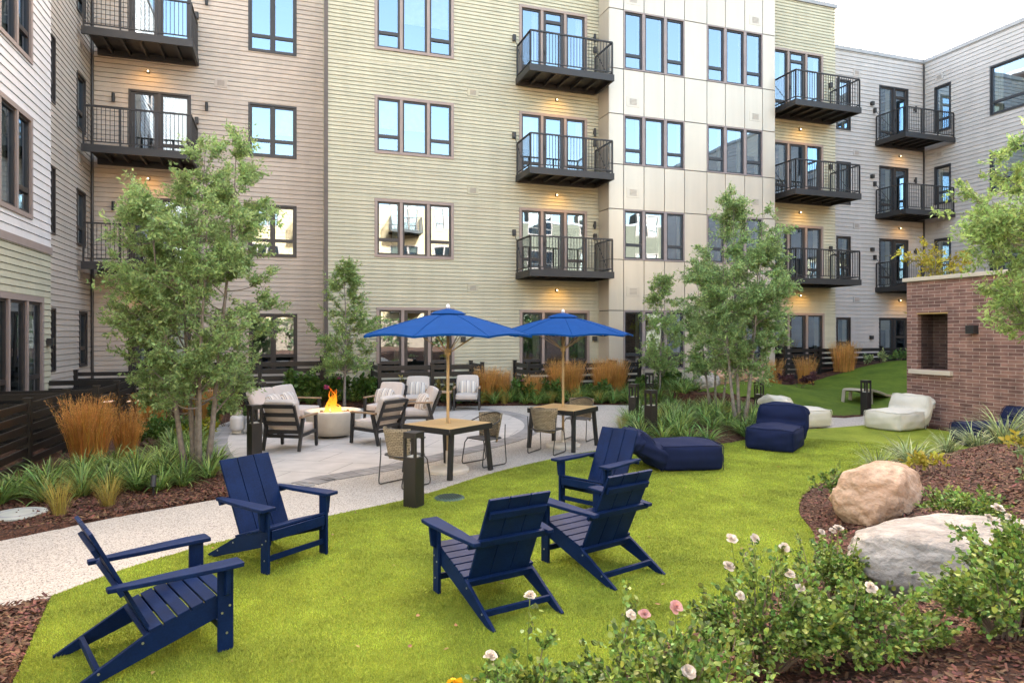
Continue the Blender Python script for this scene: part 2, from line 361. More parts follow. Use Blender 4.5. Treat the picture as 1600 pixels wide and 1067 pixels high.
sheet('patio_paving', PATIO, .006, pavermat('patio slabs', (.47, .43, .39), 1.25, .85, .008, .55, .03))
# curved border of small dark pavers round the patio
bm_ = MB(); bpoly = [(x, y) for x, y in PATIO]; cum = 0
for i in range(len(bpoly)):
    a = Vector(bpoly[i]).to_3d(); b = Vector(bpoly[(i + 1) % len(bpoly)]).to_3d(); d = (b - a); L = d.length; d.normalize(); nrm = Vector((d.y, -d.x, 0)); k = max(1, round(L / .24))
    for j in range(k):
        p, q = a + d * (L * j / k + .004), a + d * (L * (j + 1) / k - .004)
        ctr = Vector((2.1, 15, 0)); sgn = 1 if (p + nrm - ctr).length > (p - ctr).length else -1
        for r0, r1 in ((.0, .20), (.206, .40)):
            o = [p + nrm * sgn * r0, q + nrm * sgn * r0, q + nrm * sgn * r1, p + nrm * sgn * r1]
            bm_.hexa([v + Vector((0, 0, -.02)) for v in o] + [v + Vector((0, 0, .010)) for v in o])
tag(bm_.build('patio_border_paving', mat('border paver', (.25, .235, .225), .8, var=.08, vs=2, island=.18, bump=.2, bs=50, bdist=.003)), kind='structure')

def turfmat(name, c1, c2):
    m = bpy.data.materials.new(name); n, l, p = nodes_of(m); tc = n.new('ShaderNodeTexCoord')
    no = n.new('ShaderNodeTexNoise'); no.inputs['Scale'].default_value = 1.3; no.inputs['Detail'].default_value = 5; no.inputs['Roughness'].default_value = .7; l.new(tc.outputs['Object'], no.inputs['Vector'])
    rp = n.new('ShaderNodeValToRGB'); rp.color_ramp.elements[0].position = .3; rp.color_ramp.elements[1].position = .68
    rp.color_ramp.elements[0].color = c1 + (1,); rp.color_ramp.elements[1].color = c2 + (1,); l.new(no.outputs['Fac'], rp.inputs['Fac'])
    n2 = n.new('ShaderNodeTexNoise'); n2.inputs['Scale'].default_value = 120; n2.inputs['Detail'].default_value = 2; l.new(tc.outputs['Object'], n2.inputs['Vector'])
    mr = n.new('ShaderNodeMapRange'); mr.inputs[1].default_value = .3; mr.inputs[2].default_value = .7; mr.inputs[3].default_value = .6; mr.inputs[4].default_value = 1.3; l.new(n2.outputs['Fac'], mr.inputs[0])
    v = n.new('ShaderNodeVectorMath'); v.operation = 'SCALE'; l.new(rp.outputs[0], v.inputs[0]); l.new(mr.outputs[0], v.inputs['Scale']); l.new(v.outputs[0], p.inputs['Base Color'])
    p.inputs['Roughness'].default_value = .8; p.inputs['Specular IOR Level'].default_value = .15
    bp = n.new('ShaderNodeBump'); bp.inputs['Strength'].default_value = .8; bp.inputs['Distance'].default_value = .02; l.new(n2.outputs['Fac'], bp.inputs['Height']); l.new(bp.outputs[0], p.inputs['Normal'])
    return m
M_TURF = turfmat('turf', (.15, .195, .018), (.28, .33, .035))
sheet('lawn', LAWN, .012, M_TURF)
# turf mound beside the brick wall
mx_ = np.arange(11.2, 30.2, .16); my_ = np.arange(13.3, 19.8, .13); AX, AY = np.meshgrid(mx_, my_); AZ = mound_z(AX, AY) + .012
ins = inside(AX, AY, MOUND); idx = (np.arange(len(my_) - 1)[:, None] * len(mx_) + np.arange(len(mx_) - 1)[None])
cc = inside(AX[:-1, :-1] + .08, AY[:-1, :-1] + .065, MOUND); ii = idx[cc]; nn = len(mx_)
tag(npobj('turf_mound', np.stack([AX, AY, AZ], -1), np.stack([ii, ii + 1, ii + nn + 1, ii + nn], -1), turfmat('turf dark', (.060, .105, .010), (.13, .18, .018)), smooth=True), kind='structure')

# ------------------------------------------------------------------ building kit
class Wall:
    "a vertical wall plane: origin O, horizontal direction U, outward normal N"
    def __init__(s, O, U, N): s.O, s.U, s.N = Vector(O), Vector(U), Vector(N)
    def p(s, u, d, z): return s.O + s.U * u + s.N * d + Vector((0, 0, z))
    def bb(s, mb, u0, u1, d0, d1, z0, z1):
        mb.hexa([s.p(u0, d0, z0), s.p(u1, d0, z0), s.p(u1, d1, z0), s.p(u0, d1, z0), s.p(u0, d0, z1), s.p(u1, d0, z1), s.p(u1, d1, z1), s.p(u0, d1, z1)])
    def siding(s, mb, u0, u1, z0, z1, ops, e=.14, lap=.016, gap=.013):
        z = z0
        while z < z1 - 1e-4:
            zt = min(z + e, z1); cuts = sorted({z, zt} | {q for o in ops for q in (o[2], o[3]) if z < q < zt})
            for ci in range(len(cuts) - 1):
                za, zb = cuts[ci], cuts[ci + 1]; mid = (za + zb) / 2
                bl = sorted((max(o[0], u0), min(o[1], u1)) for o in ops if o[2] < mid < o[3] and o[1] > u0 and o[0] < u1)
                segs = []; a = u0
                for p, q in bl:
                    if p > a: segs.append((a, p))
                    a = max(a, q)
                if a < u1: segs.append((a, u1))
                jt = (int(z * 1000) * 7919 % 3660) / 1000; cutj = [jt + 3.66 * q for q in range(-9, 12)]; sg = []
                for p, q in segs:
                    for x_ in cutj:
                        if p + .15 < x_ < q - .15: sg.append((p, x_)); p = x_
                    sg.append((p, q))
                segs = sg
                zb_ = zb - gap if ci == len(cuts) - 2 and zb - za > .03 else zb
                oa, ob = lap * (1 - (za - z) / e), lap * (1 - (zb - z) / e)
                for p, q in segs:
                    mb.add([s.p(p, oa, za), s.p(q, oa, za), s.p(q, ob, zb_), s.p(p, ob, zb_)], [(0, 1, 2, 3)])
                    if zb_ < zb: mb.add([s.p(p, ob, zb_), s.p(q, ob, zb_), s.p(q, -.035, zb_), s.p(p, -.035, zb_), s.p(q, -.035, zb), s.p(p, -.035, zb)], [(0, 1, 2, 3), (3, 2, 4, 5)])
                    if ci == 0: mb.add([s.p(p, -.035, za), s.p(q, -.035, za), s.p(q, oa, za), s.p(p, oa, za)], [(0, 1, 2, 3)])
            z += e
        return mb
def window(par, W, u0, u1, z0, z1, lights, trim=M_TRIM, tw=.09, fm=M_DARK, door=False, mull=.09, curtain=.2, room=M_ROOM, blind=.16):
    "casing (with mullions) > frame, pane, room, curtain"
    cs, fr, pn, rm, cu = MB(), MB(), MB(), MB(), MB()
    W.bb(cs, u0, u0 + tw, -.12, .032, z0, z1); W.bb(cs, u1 - tw, u1, -.12, .032, z0, z1)
    W.bb(cs, u0 + tw, u1 - tw, -.12, .035, z1 - tw, z1)
    if not door: W.bb(cs, u0 + tw, u1 - tw, -.12, .040, z0, z0 + tw * .9)
    zb = z0 if door else z0 + tw * .9; zt = z1 - tw; tot = sum(a for a, _ in lights); wi = (u1 - u0 - 2 * tw) - mull * (len(lights) - 1); u = u0 + tw
    for i, (fr_, kind) in enumerate(lights):
        lw = wi * fr_ / tot; a, b = u, u + lw; st = .055 if kind != 'door' else .11
        W.bb(fr, a, a + st, -.09, -.012, zb, zt); W.bb(fr, b - st, b, -.09, -.012, zb, zt)
        W.bb(fr, a + st, b - st, -.09, -.014, zb, zb + (.055 if kind != 'door' else .2)); W.bb(fr, a + st, b - st, -.09, -.014, zt - .055, zt)
        panes = [(zb + .05, zt - .05)]
        if kind == 'awn': W.bb(fr, a + st, b - st, -.09, -.008, zb + .42, zb + .52)
        if kind == 'door': W.bb(fr, a + st, b - st, -.09, -.002, zb + 2.02 - .9 * (zt - zb < 2.0), zb + 2.12 - .9 * (zt - zb < 2.0)); W.bb(fr, a + .03, a + .06, -.002, .05, zb + .95, zb + 1.1)
        for q0, q1 in panes: pn.add([W.p(a + .04, -.05, q0), W.p(b - .04, -.05, q0), W.p(b - .04, -.05, q1), W.p(a + .04, -.05, q1)], [(0, 1, 2, 3)])
        if curtain and kind != 'door':
            k = 7; c0 = b - st - (b - a) * curtain
            for j in range(k):
                x0, x1 = c0 + (b - st - c0) * j / k, c0 + (b - st - c0) * (j + 1) / k; d0, d1 = (-.14, -.18) if j % 2 else (-.18, -.14)
                cu.add([W.p(x0, d0, zb), W.p(x1, d1, zb), W.p(x1, d1, zt), W.p(x0, d0, zt)], [(0, 1, 2, 3)])
        if kind != 'door' and R.random() < blind: zd = zt - (zt - zb) * R.choice((.25, .4, .55)); W.bb(cu, a + st, b - st, -.13, -.12, zd, zt)
        if i < len(lights) - 1: W.bb(cs, b, b + mull, -.12, .03, zb, zt)
        u = b + mull
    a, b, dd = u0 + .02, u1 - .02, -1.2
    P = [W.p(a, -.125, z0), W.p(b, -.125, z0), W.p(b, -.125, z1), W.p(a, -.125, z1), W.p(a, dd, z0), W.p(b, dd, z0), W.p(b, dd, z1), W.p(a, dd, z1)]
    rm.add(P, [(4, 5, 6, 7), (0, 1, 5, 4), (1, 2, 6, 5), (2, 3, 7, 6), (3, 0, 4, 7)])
    c = cs.build('door_set' if door else 'window', trim, par, world=True)
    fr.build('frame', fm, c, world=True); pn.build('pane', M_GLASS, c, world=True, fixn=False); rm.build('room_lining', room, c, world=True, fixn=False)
    if cu.f: cu.build('curtain', M_BLIND, c, world=True, fixn=False)
    return c
LAMPC = emis('lamp glow', (1, .78, .45), 1)
def wall_light_under(par, W, u, z, e=7):
    m = MB(); W.bb(m, u - .05, u + .05, 0.0, .07, z - .05, z + .05); o = m.build('wall_lamp', M_LAMPOFF, par, world=True, bevel=.01)
    g = MB(); W.bb(g, u - .022, u + .022, .071, .080, z - .022, z + .022); g.build('lamp_lens', LAMPC, o, world=True)
    d = bpy.data.lights.new('lamp', 'SPOT'); d.spot_size = math.radians(128); d.spot_blend = .8; d.energy = e * .5; d.color = (1, .50, .10); d.shadow_soft_size = .08
    l = bpy.data.objects.new('lamp_light', d); C.objects.link(l); l.parent = o; l.location = W.p(u, .62, z + .02) - Vector(ORG[par.name]); l.rotation_euler = (-W.N * .7 + Vector((0, 0, -.85))).to_track_quat('-Z', 'Y').to_euler()
def balcony(par, W, u0, u1, dep, z, left=True, right=True, rods=True, light=True, le=7):
    m = MB(); fh = .21
    W.bb(m, u0, u1, dep - .07, dep, z - fh, z)
    if left: W.bb(m, u0, u0 + .07, .02, dep - .071, z - fh, z - .002)
    if right: W.bb(m, u1 - .07, u1, .02, dep - .071, z - fh, z - .002)
    W.bb(m, u0 + .071, u1 - .071, .02, .10, z - fh - .02, z - .01)
    W.bb(m, u0 + .071, u1 - .071, .101, dep - .072, z - .06, z - .02)
    n = 5
    for i in range(n): uu = u0 + (u1 - u0) * (i + 1) / (n + 1); W.bb(m, uu - .03, uu + .03, .11, dep - .08, z - .17, z - .062)
    b = m.build('balcony', M_STEEL, par, world=True)
    r = MB(); h = 1.06; i0, i1, df = u0 + .05, u1 - .05, dep - .05
    def run(pa, pb):
        L = (Vector(pb) - Vector(pa)).length; d = (Vector(pb) - Vector(pa)) / L; up = Vector((0, 0, 1))
        r.beam(pa + up * h, pb + up * h, .05, .045); r.beam(pa + up * .09, pb + up * .09, .03, .03); k = int(L / .105)
        for j in range(1, k): q = pa + d * (L * j / k); r.beam(q + up * .105, q + up * (h - .022), .016, .016, up=tuple(d))
        np_ = max(1, round(L / 1.05))
        for j in range(np_ + 1): q = pa + d * (L * j / np_); r.beam(q - up * .15, q + up * (h - .022), .045, .045, up=tuple(d))
    if left: run(W.p(i0, .05, z), W.p(i0, df, z))
    run(W.p(i0, df + .001, z), W.p(i1, df + .001, z))
    if right: run(W.p(i1, .05, z), W.p(i1, df, z))
    r.build('railing', M_STEEL, b, world=True)
    if rods:
        for uu, s_ in ((u0 - .06, 1), (u1 - .06, 1)):
            if (uu < u0 and not left) or (uu > u0 and not right): continue
            k = MB(); W.bb(k, uu - .05, uu + .05, .02, .12, z + 1.22, z + 1.42); k.tube([W.p(uu, .09, z + 1.3), W.p(uu + .02, dep * .72, z + .06)], .012, 6)
            k.build('tie_rod', M_STEEL, b, world=True)
    if light: wall_light_under(par, W, (u0 + u1) / 2, z - .55, le)
    return b
def vent(par, W, u, z, col, ww=.38, hh=.26):
    m = MB(); W.bb(m, u - ww / 2, u + ww / 2, .0, .028, z - hh / 2, z + hh / 2); o = m.build('vent', col, par, world=True, bevel=.004)
    k = MB()
    for i in range(5): zz = z - hh * .26 + i * hh * .13; W.bb(k, u - ww * .27, u + ww * .27, .028, .036, zz - .008, zz + .008)
    k.build('louvre', mat('vent louvre', (.30, .26, .23), .6), o, world=True)
def sconce(par, W, u, z):
    m = MB(); m.tube([W.p(u, .10, z - .13), W.p(u, .10, z + .13)], .045, 12); W.bb(m, u - .03, u + .03, 0, .06, z - .05, z + .05); m.build('wall_sconce', M_LAMPOFF, par, world=True)
def cubelamp(par, W, u, z):
    m = MB(); W.bb(m, u - .07, u + .07, .0, .13, z - .08, z + .08); m.build('wall_sconce', M_LAMPOFF, par, world=True, bevel=.006)

TRI = [(.9, 'awn'), (1.0, 'full'), (.9, 'awn')]; DBL = [(1, 'awn'), (1, 'awn')]; SGL = [(1, 'awn')]
D3 = [(.9, 'awn'), (1.0, 'door'), (.9, 'awn')]; D2 = [(1, 'door'), (1.05, 'awn')]; D2R = [(1, 'awn'), (1.0, 'door')]
ROWS = [(11.0, 13.08), (7.78, 9.53), (4.56, 6.32)]; DECKS = [10.58, 7.36, 4.14]
Y0, YP, YC, YG, XR, XL, XL2 = 21.0, 22.6, 20.2, 22.75, 27.47, -5.0, -5.4

# sage block, left of the panel bay
g1 = thing('apartment_block', (1.15, 21, 0), 'sage green lap-sided apartment block with taupe window trim and a stack of three balconies', 'building')
WG = Wall((0, Y0, 0), (1, 0, 0), (0, -1, 0)); ops = []
for a, b in ROWS: ops.append((2.63, 5.15, a - .06, b)); 
ops.append((2.69, 5.17, .75, 2.95))
for (a, b), dk in zip(ROWS, DECKS): ops.append((7.38, 9.86, dk, b))
ops.append((7.40, 9.95, .75, 2.92))
m = MB(); WG.siding(m, 1.19, 10.55, .2, 15.0, ops, .118)
m.add([(1.19, Y0, .2), (1.19, YP + 1, .2), (1.19, YP + 1, 15), (1.19, Y0, 15)], [(0, 1, 2, 3)]); m.build('wall', M_GREEN, g1, world=True, fixn=False)
m = MB(); WG.bb(m, 1.13, 1.24, -.05, .03, .2, 15); m.build('corner_trim', mat('corner dark', (.10, .08, .07), .6), g1, world=True)
m = MB(); WG.bb(m, 1.1, 10.4, -12, .06, 15.0, 15.18); m.build('roof', M_ROOF, g1, world=True)
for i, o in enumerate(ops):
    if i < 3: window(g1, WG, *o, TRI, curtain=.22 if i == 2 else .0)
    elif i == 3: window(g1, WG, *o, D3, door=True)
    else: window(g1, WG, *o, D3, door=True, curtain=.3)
for dk in DECKS: balcony(g1, WG, 7.25, 10.2, 1.38, dk)
for z in (9.95, 6.77, 13.3): vent(g1, WG, 5.79, z, M_GREEN)
for z in (3.6,): vent(g1, WG, 5.79, z, M_GREEN)
for z in (12.3, 9.05, 5.85): sconce(g1, WG, 10.12, z)
cubelamp(g1, WG, 5.45, 1.95); cubelamp(g1, WG, 10.13, 1.95)

# rose-beige recessed block at the left
pk = thing('apartment_block', (-2, 22.6, 0), 'recessed rose beige lap-sided block behind the large left tree, with paired windows', 'building')
WP = Wall((0, YP, 0), (1, 0, 0), (0, -1, 0)); ops = []
for a, b in ((11.02, 13.1), (7.72, 9.4), (4.56, 6.22)): ops.append((-1.09, .36, a, b))
ops.append((-1.07, .38, .9, 2.76))
for (a, b), dk in zip(ROWS, DECKS): ops.append((-4.42, -2.72, dk, b - .1))
ops.append((-4.42, -2.72, .75, 2.76))
m = MB(); WP.siding(m, XL2 - .4, 1.19, .2, 14.9, ops, .142); m.build('wall', M_PINK, pk, world=True, fixn=False)
m = MB(); WP.bb(m, XL2 - 4, 1.19, -12, .05, 14.9, 15.05); m.build('roof', M_ROOF, pk, world=True)
for i, o in enumerate(ops):
    if i < 4: window(pk, WP, *o, DBL, tw=.06, trim=M_DARK, mull=.05, curtain=0 if i < 2 else .15)
    else: window(pk, WP, *o, D2, tw=.06, trim=M_DARK, door=True, mull=.08, curtain=.5)
for dk in DECKS: balcony(pk, WP, XL2 + .12, -2.5, 1.5, dk - .03, left=False, le=5)
for z in (9.9, 6.7, 13.1): vent(pk, WP, -1.88, z, M_PINK)
for z in (12.35, 9.1, 5.9): sconce(pk, WP, -2.28, z); sconce(pk, WP, -4.8, z)

# left wing
lw = thing('apartment_wing', (-5, 16, 0), 'left side wing, pale lilac siding over a sage ground floor', 'building')
WL = Wall((XL, 0, 0), (0, 1, 0), (1, 0, 0)); LE = 17.62
ops = [(13.9, 16.42, 4.50, 6.62), (13.9, 16.42, 7.72, 9.8), (13.9, 16.42, 10.95, 13.1)]; opg = [(14.2, 17.1, .75, 2.92)]
m = MB(); WL.siding(m, 2, LE, 4.06, 14.9, ops, .172); m.build('wall', M_WHITE, lw, world=True, fixn=False)
m = MB(); WL.siding(m, 2, LE, .1, 3.90, opg, .135); m.build('ground_floor_wall', M_GREEN, lw, world=True, fixn=False)
m = MB(); WL.bb(m, 2, LE + .02, -.02, .035, 3.90, 4.06); m.build('belly_band', M_TRIM, lw, world=True)
for o in ops: window(lw, WL, *o, TRI, tw=.1, curtain=.75)
window(lw, WL, *opg[0], D3, door=True, tw=.12, curtain=.7)
cubelamp(lw, WL, 17.36, 1.95)
m = MB(); m.add([(XL, LE, 0), (XL2, LE, 0), (XL2, LE, 14.9), (XL, LE, 14.9)], [(0, 1, 2, 3)]); m.build('end_wall', M_WHITE, lw, world=True, fixn=False)
WL2 = Wall((XL2, 0, 0), (0, 1, 0), (1, 0, 0)); ops = []
for (a, b) in ROWS: ops += [(21.15, 21.98, a, b - .2), (18.3, 19.32, a, b - .1)]
ops += [(21.38, 22.15, 1.2, 2.76), (18.3, 19.35, 1.2, 2.76)]
m = MB(); WL2.siding(m, LE, YP + .4, .1, 14.9, ops, .15); m.build('return_wall', M_PINK, lw, world=True, fixn=False)
for o in ops: window(lw, WL2, *o, SGL, tw=.05, trim=M_DARK, curtain=.95)
for z in (10.15, 6.95, 3.75): vent(lw, WL2, 21.5, z, M_PINK)
m = MB(); m.bb((XL2 - 12, 2, 14.9), (XL + .05, YP, 15.05)); m.build('roof', M_ROOF, lw, world=True)
m = MB(); m.tube([(XL2 + .05, YP - .06, .2), (XL2 + .05, YP - .06, 14.8)], .04, 8); m.build('downpipe', M_DARK, lw, world=True)

# cream panel bay
cb = thing('apartment_bay', (13.7, 20.2, 0), 'projecting bay clad in tall cream panels with thin dark joints', 'building')
WC = Wall((0, YC, 0), (1, 0, 0), (0, -1, 0)); J = [10.31, 10.84, 11.62, 12.42, 13.22, 14.14, 14.91, 15.74, 16.52, 17.06]
HZ = [.35, .9, 2.9, 4.62, 6.32, 7.83, 9.52, 11.05, 13.05, 15.1]; ops = []
for a, b in ((11.05, 13.05), (7.83, 9.52), (4.62, 6.32), (.9, 2.9)): ops += [(10.84, 13.22, a, b), (14.14, 16.52, a, b)]
m = MB(); gp = .013
for i in range(len(J) - 1):
    for k in range(len(HZ) - 1):
        if any(o[0] <= (J[i] + J[i + 1]) / 2 <= o[1] and o[2] <= (HZ[k] + HZ[k + 1]) / 2 <= o[3] for o in ops): continue
        WC.bb(m, J[i] + gp, J[i + 1] - gp, -.02, .02, HZ[k] + gp, HZ[k + 1] - gp)
for k in range(len(HZ) - 1): m.bb((10.31 - .02, YC - .01, HZ[k] + gp), (10.31 + .02, Y0 - .03, HZ[k + 1] - gp)); m.bb((17.04, YC - .01, HZ[k] + gp), (17.08, Y0 - .03, HZ[k + 1] - gp))
m.build('cladding_panels', M_PANEL, cb, world=True, bevel=.003)
m = MB()
for i in range(len(J) - 1):
    for k in range(len(HZ) - 1):
        if any(o[0] <= (J[i] + J[i + 1]) / 2 <= o[1] and o[2] <= (HZ[k] + HZ[k + 1]) / 2 <= o[3] for o in ops): continue
        m.add([WC.p(J[i], -.035, HZ[k]), WC.p(J[i + 1], -.035, HZ[k]), WC.p(J[i + 1], -.035, HZ[k + 1]), WC.p(J[i], -.035, HZ[k + 1])], [(0, 1, 2, 3)])
m.add([(10.335, YC, .2), (10.335, Y0, .2), (10.335, Y0, 15), (10.335, YC, 15)], [(0, 1, 2, 3)]); m.add([(17.035, YC, .2), (17.035, Y0, .2), (17.035, Y0, 15), (17.035, YC, 15)], [(0, 1, 2, 3)])
m.build('backing_wall', M_GAP, cb, world=True, fixn=False)
m = MB(); WC.bb(m, 10.25, 17.12, -3, .05, 15.1, 15.25); m.build('roof', M_ROOF, cb, world=True)
for i, o in enumerate(ops): window(cb, WC, *o, TRI, tw=.045, trim=M_TRIM if 0 else mat('mullion mauve', (.27, .22, .21), .5), fm=M_BLUEDK, mull=.11, curtain=.14 if i > 1 else .06)
for z in (9.98, 6.9, 3.55, 13.45): vent(cb, WC, 11.2, z, M_PANEL, .5, .34)
for z in (10.0, 6.9, 13.5): vent(cb, WC, 16.2, z, M_PANEL, .5, .34)

# second sage strip and grey corner wing
g2 = thing('apartment_block', (19, 21, 0), 'narrow sage green strip of the building between the cream panel bay and the grey corner', 'building')
ops = []
for (a, b), dk in zip(ROWS, DECKS): ops.append((17.55, 20.06, dk, b))
ops.append((17.55, 20.12, .75, 2.92))
m = MB(); WG.siding(m, 16.85, 20.68, .2, 15.0, ops, .118)
m.add([(20.68, Y0, .2), (20.68, YG, .2), (20.68, YG, 15), (20.68, Y0, 15)], [(0, 1, 2, 3)]); m.build('wall', M_GREEN, g2, world=True, fixn=False)
m = MB(); WG.bb(m, 17.06, 20.75, -12, .06, 15.0, 15.16); m.build('roof', M_ROOF, g2, world=True)
for o in ops: window(g2, WG, *o, D3, door=True, curtain=.25)
for dk in DECKS: balcony(g2, WG, 17.4, 20.45, 1.5, dk, le=6)
gr = thing('apartment_wing', (24, 22.75, 0), 'grey lap-sided corner wing with low parapet and balconies tucked into its inner corner', 'building')
WY = Wall((0, YG, 0), (1, 0, 0), (0, -1, 0)); ops = []
for a, b in ROWS: ops.append((22.45, 23.23, a - .1, b))
ops.append((22.45, 23.23, 1.2, 2.82))
for (a, b), dk in zip(ROWS, DECKS): ops.append((24.84, 26.53, dk, b))
ops.append((24.84, 26.53, .8, 2.82))
m = MB(); WY.siding(m, 20.6, XR + .4, .2, 14.35, ops, .172); m.build('wall', M_GREY, gr, world=True, fixn=False)
for i, o in enumerate(ops): window(gr, WY, *o, SGL if i < 4 else D2R, tw=.055, trim=M_DARK if i < 4 else M_BLUEDK, door=i >= 4, mull=.08, curtain=.25)
WR = Wall((XR, 0, 0), (0, 1, 0), (-1, 0, 0)); ops = []
for a, b in ROWS: ops += [(21.42, 22.2, a + .05, b), (16.6, 19.72, a + .05, b), (11.5, 14.4, a, b), (7, 9.6, a, b)]
ops += [(21.42, 22.2, 1.2, 2.82)]
m = MB(); WR.siding(m, -4, YG + .4, .2, 14.35, ops, .172); m.build('side_wall', M_GREY, gr, world=True, fixn=False)
for o in ops: window(gr, WR, *o, SGL if o[1] - o[0] < 1 else DBL, tw=.06, trim=M_BLUEDK, fm=M_BLUEDK, mull=.06, curtain=.2)
for dk in DECKS: balcony(gr, WY, 24.6, XR - .03, 1.55, dk, right=False, le=5)
m = MB(); WY.bb(m, 20.69, XR + 8, -10, .05, 14.35, 14.52); WR.bb(m, -4, YG - .06, -8, .05, 14.352, 14.521); m.build('roof', M_ROOF, gr, world=True)
for z in (13.46, 9.98, 6.8, 3.6): vent(gr, WY, 23.56, z, M_GREY)
for z in (13.47, 10.05, 6.9): vent(gr, WR, 21.97, z, M_GREY)
for z in (12.2, 9.0, 5.8): cubelamp(gr, WY, 24.4, z); sconce(gr, WY, 26.9, z)
cubelamp(gr, WY, 24.35, 1.95)
m = MB(); m.tube([(XR - .05, YG - .06, .2), (XR - .05, YG - .06, 14.3)], .035, 8); m.build('downpipe', M_DARK, gr, world=True)

# the far side of the courtyard, behind the camera (seen only in window reflections)
ob = thing('apartment_block', (8, -14, 0), 'cream sunlit apartment block closing the courtyard opposite, mirrored in the windows', 'building')
WO = Wall((0, -14, 0), (-1, 0, 0), (0, 1, 0)); ops = []
for u in (-14.5, -7, .5):
    for a, b in ROWS: ops.append((u, u + 2.5, a, b)); ops.append((u + 3.8, u + 6.2, a - .4, b))
m = MB(); WO.siding(m, -19, 6, 0, 12.6, ops, .3); m.build('wall', M_CREAM, ob, world=True, fixn=False)
for o in ops: window(ob, WO, *o, TRI, curtain=0)
for u in (-10.8, -3.3, 4.2):
    for dk in DECKS: balcony(ob, WO, u - .1, u + 2.6, 1.4, dk, light=False, rods=False)
m = MB(); WO.bb(m, -19, 6, -10, .05, 12.6, 12.75); m.build('roof', M_ROOF, ob, world=True)

od = thing('apartment_block', (26, -14.2, 0), 'dark olive apartment block beside the cream one opposite, mirrored in the bay windows', 'building')
WD = Wall((0, -14.2, 0), (-1, 0, 0), (0, 1, 0)); ops = [(-23 - k * 5, -20.6 - k * 5, a, b) for k in range(4) for a, b in ROWS]
m = MB(); WD.siding(m, -44, -19.02, 0, 12.0, ops, .3); m.build('wall', mat('siding dark olive', (.085, .08, .05), .7), od, world=True, fixn=False)
for o in ops: window(od, WD, *o, DBL, curtain=0)
m = MB(); WD.bb(m, -44, -19.02, -10, .05, 12.0, 12.15); m.build('roof', M_ROOF, od, world=True)

# ------------------------------------------------------------------ brick outdoor fireplace wall
def brickmat(name='brick', k=1.0):
    m = bpy.data.materials.new(name); n, l, p = nodes_of(m); tc = n.new('ShaderNodeTexCoord'); sx = n.new('ShaderNodeSeparateXYZ'); l.new(tc.outputs['Object'], sx.inputs[0])
    ad = n.new('ShaderNodeMath'); l.new(sx.outputs[0], ad.inputs[0]); l.new(sx.outputs[1], ad.inputs[1]); cm = n.new('ShaderNodeCombineXYZ'); l.new(ad.outputs[0], cm.inputs[0]); l.new(sx.outputs[2], cm.inputs[1])
    br = n.new('ShaderNodeTexBrick'); l.new(cm.outputs[0], br.inputs['Vector']); br.inputs['Scale'].default_value = 1; br.inputs['Brick Width'].default_value = .30; br.inputs['Row Height'].default_value = .076; br.inputs['Mortar Size'].default_value = .006; br.inputs['Mortar Smooth'].default_value = .3
    br.inputs['Color1'].default_value = (.13, .066, .055, 1); br.inputs['Color2'].default_value = (.29, .155, .12, 1); br.inputs['Mortar'].default_value = (.42, .33, .27, 1); br.inputs['Bias'].default_value = .0
    no = n.new('ShaderNodeTexNoise'); no.inputs['Scale'].default_value = 4; no.inputs['Detail'].default_value = 8; l.new(tc.outputs['Object'], no.inputs['Vector'])
    mr = n.new('ShaderNodeMapRange'); mr.inputs[1].default_value = .3; mr.inputs[2].default_value = .7; mr.inputs[3].default_value = .75 * k; mr.inputs[4].default_value = 1.25 * k; l.new(no.outputs['Fac'], mr.inputs[0])
    v = n.new('ShaderNodeVectorMath'); v.operation = 'SCALE'; l.new(br.outputs['Color'], v.inputs[0]); l.new(mr.outputs[0], v.inputs['Scale']); l.new(v.outputs[0], p.inputs['Base Color']); p.inputs['Roughness'].default_value = .85
    n2 = n.new('ShaderNodeTexNoise'); n2.inputs['Scale'].default_value = 80; l.new(tc.outputs['Object'], n2.inputs['Vector'])
    sb = n.new('ShaderNodeMath'); sb.operation = 'SUBTRACT'; l.new(n2.outputs['Fac'], sb.inputs[0]); l.new(br.outputs['Fac'], sb.inputs[1])
    bp = n.new('ShaderNodeBump'); bp.inputs['Strength'].default_value = .6; bp.inputs['Distance'].default_value = .008; l.new(sb.outputs[0], bp.inputs['Height']); l.new(bp.outputs[0], p.inputs['Normal'])
    return m
M_BRICK = brickmat(); XB = 14.1
bw = thing('brick_wall', (XB, 9, 0), 'tall red brown brick fireplace wall with pale stone coping, niche and sill', 'wall')
B = Wall((XB, 0, 0), (0, 1, 0), (-1, 0, 0)); ya, yb, n0, n1, nz0, nz1 = 5.2, 12.12, 11.08, 11.84, 1.30, 2.60
m = MB()
for a, b, c, d in ((ya, n0, 0, 3.36), (n1, yb, 0, 3.36), (n0, n1, 0, nz0), (n0, n1, nz1, 3.36)): m.add([B.p(a, 0, c - .1), B.p(b, 0, c - .1 if c == 0 else c), B.p(b, 0, d), B.p(a, 0, d)] if c == 0 else [B.p(a, 0, c), B.p(b, 0, c), B.p(b, 0, d), B.p(a, 0, d)], [(0, 1, 2, 3)])
D = -.50
m.add([B.p(n0, 0, nz0), B.p(n1, 0, nz0), B.p(n1, 0, nz1), B.p(n0, 0, nz1), B.p(n0, D, nz0), B.p(n1, D, nz0), B.p(n1, D, nz1), B.p(n0, D, nz1)], [(0, 1, 5, 4), (1, 2, 6, 5), (2, 3, 7, 6), (3, 0, 4, 7)])
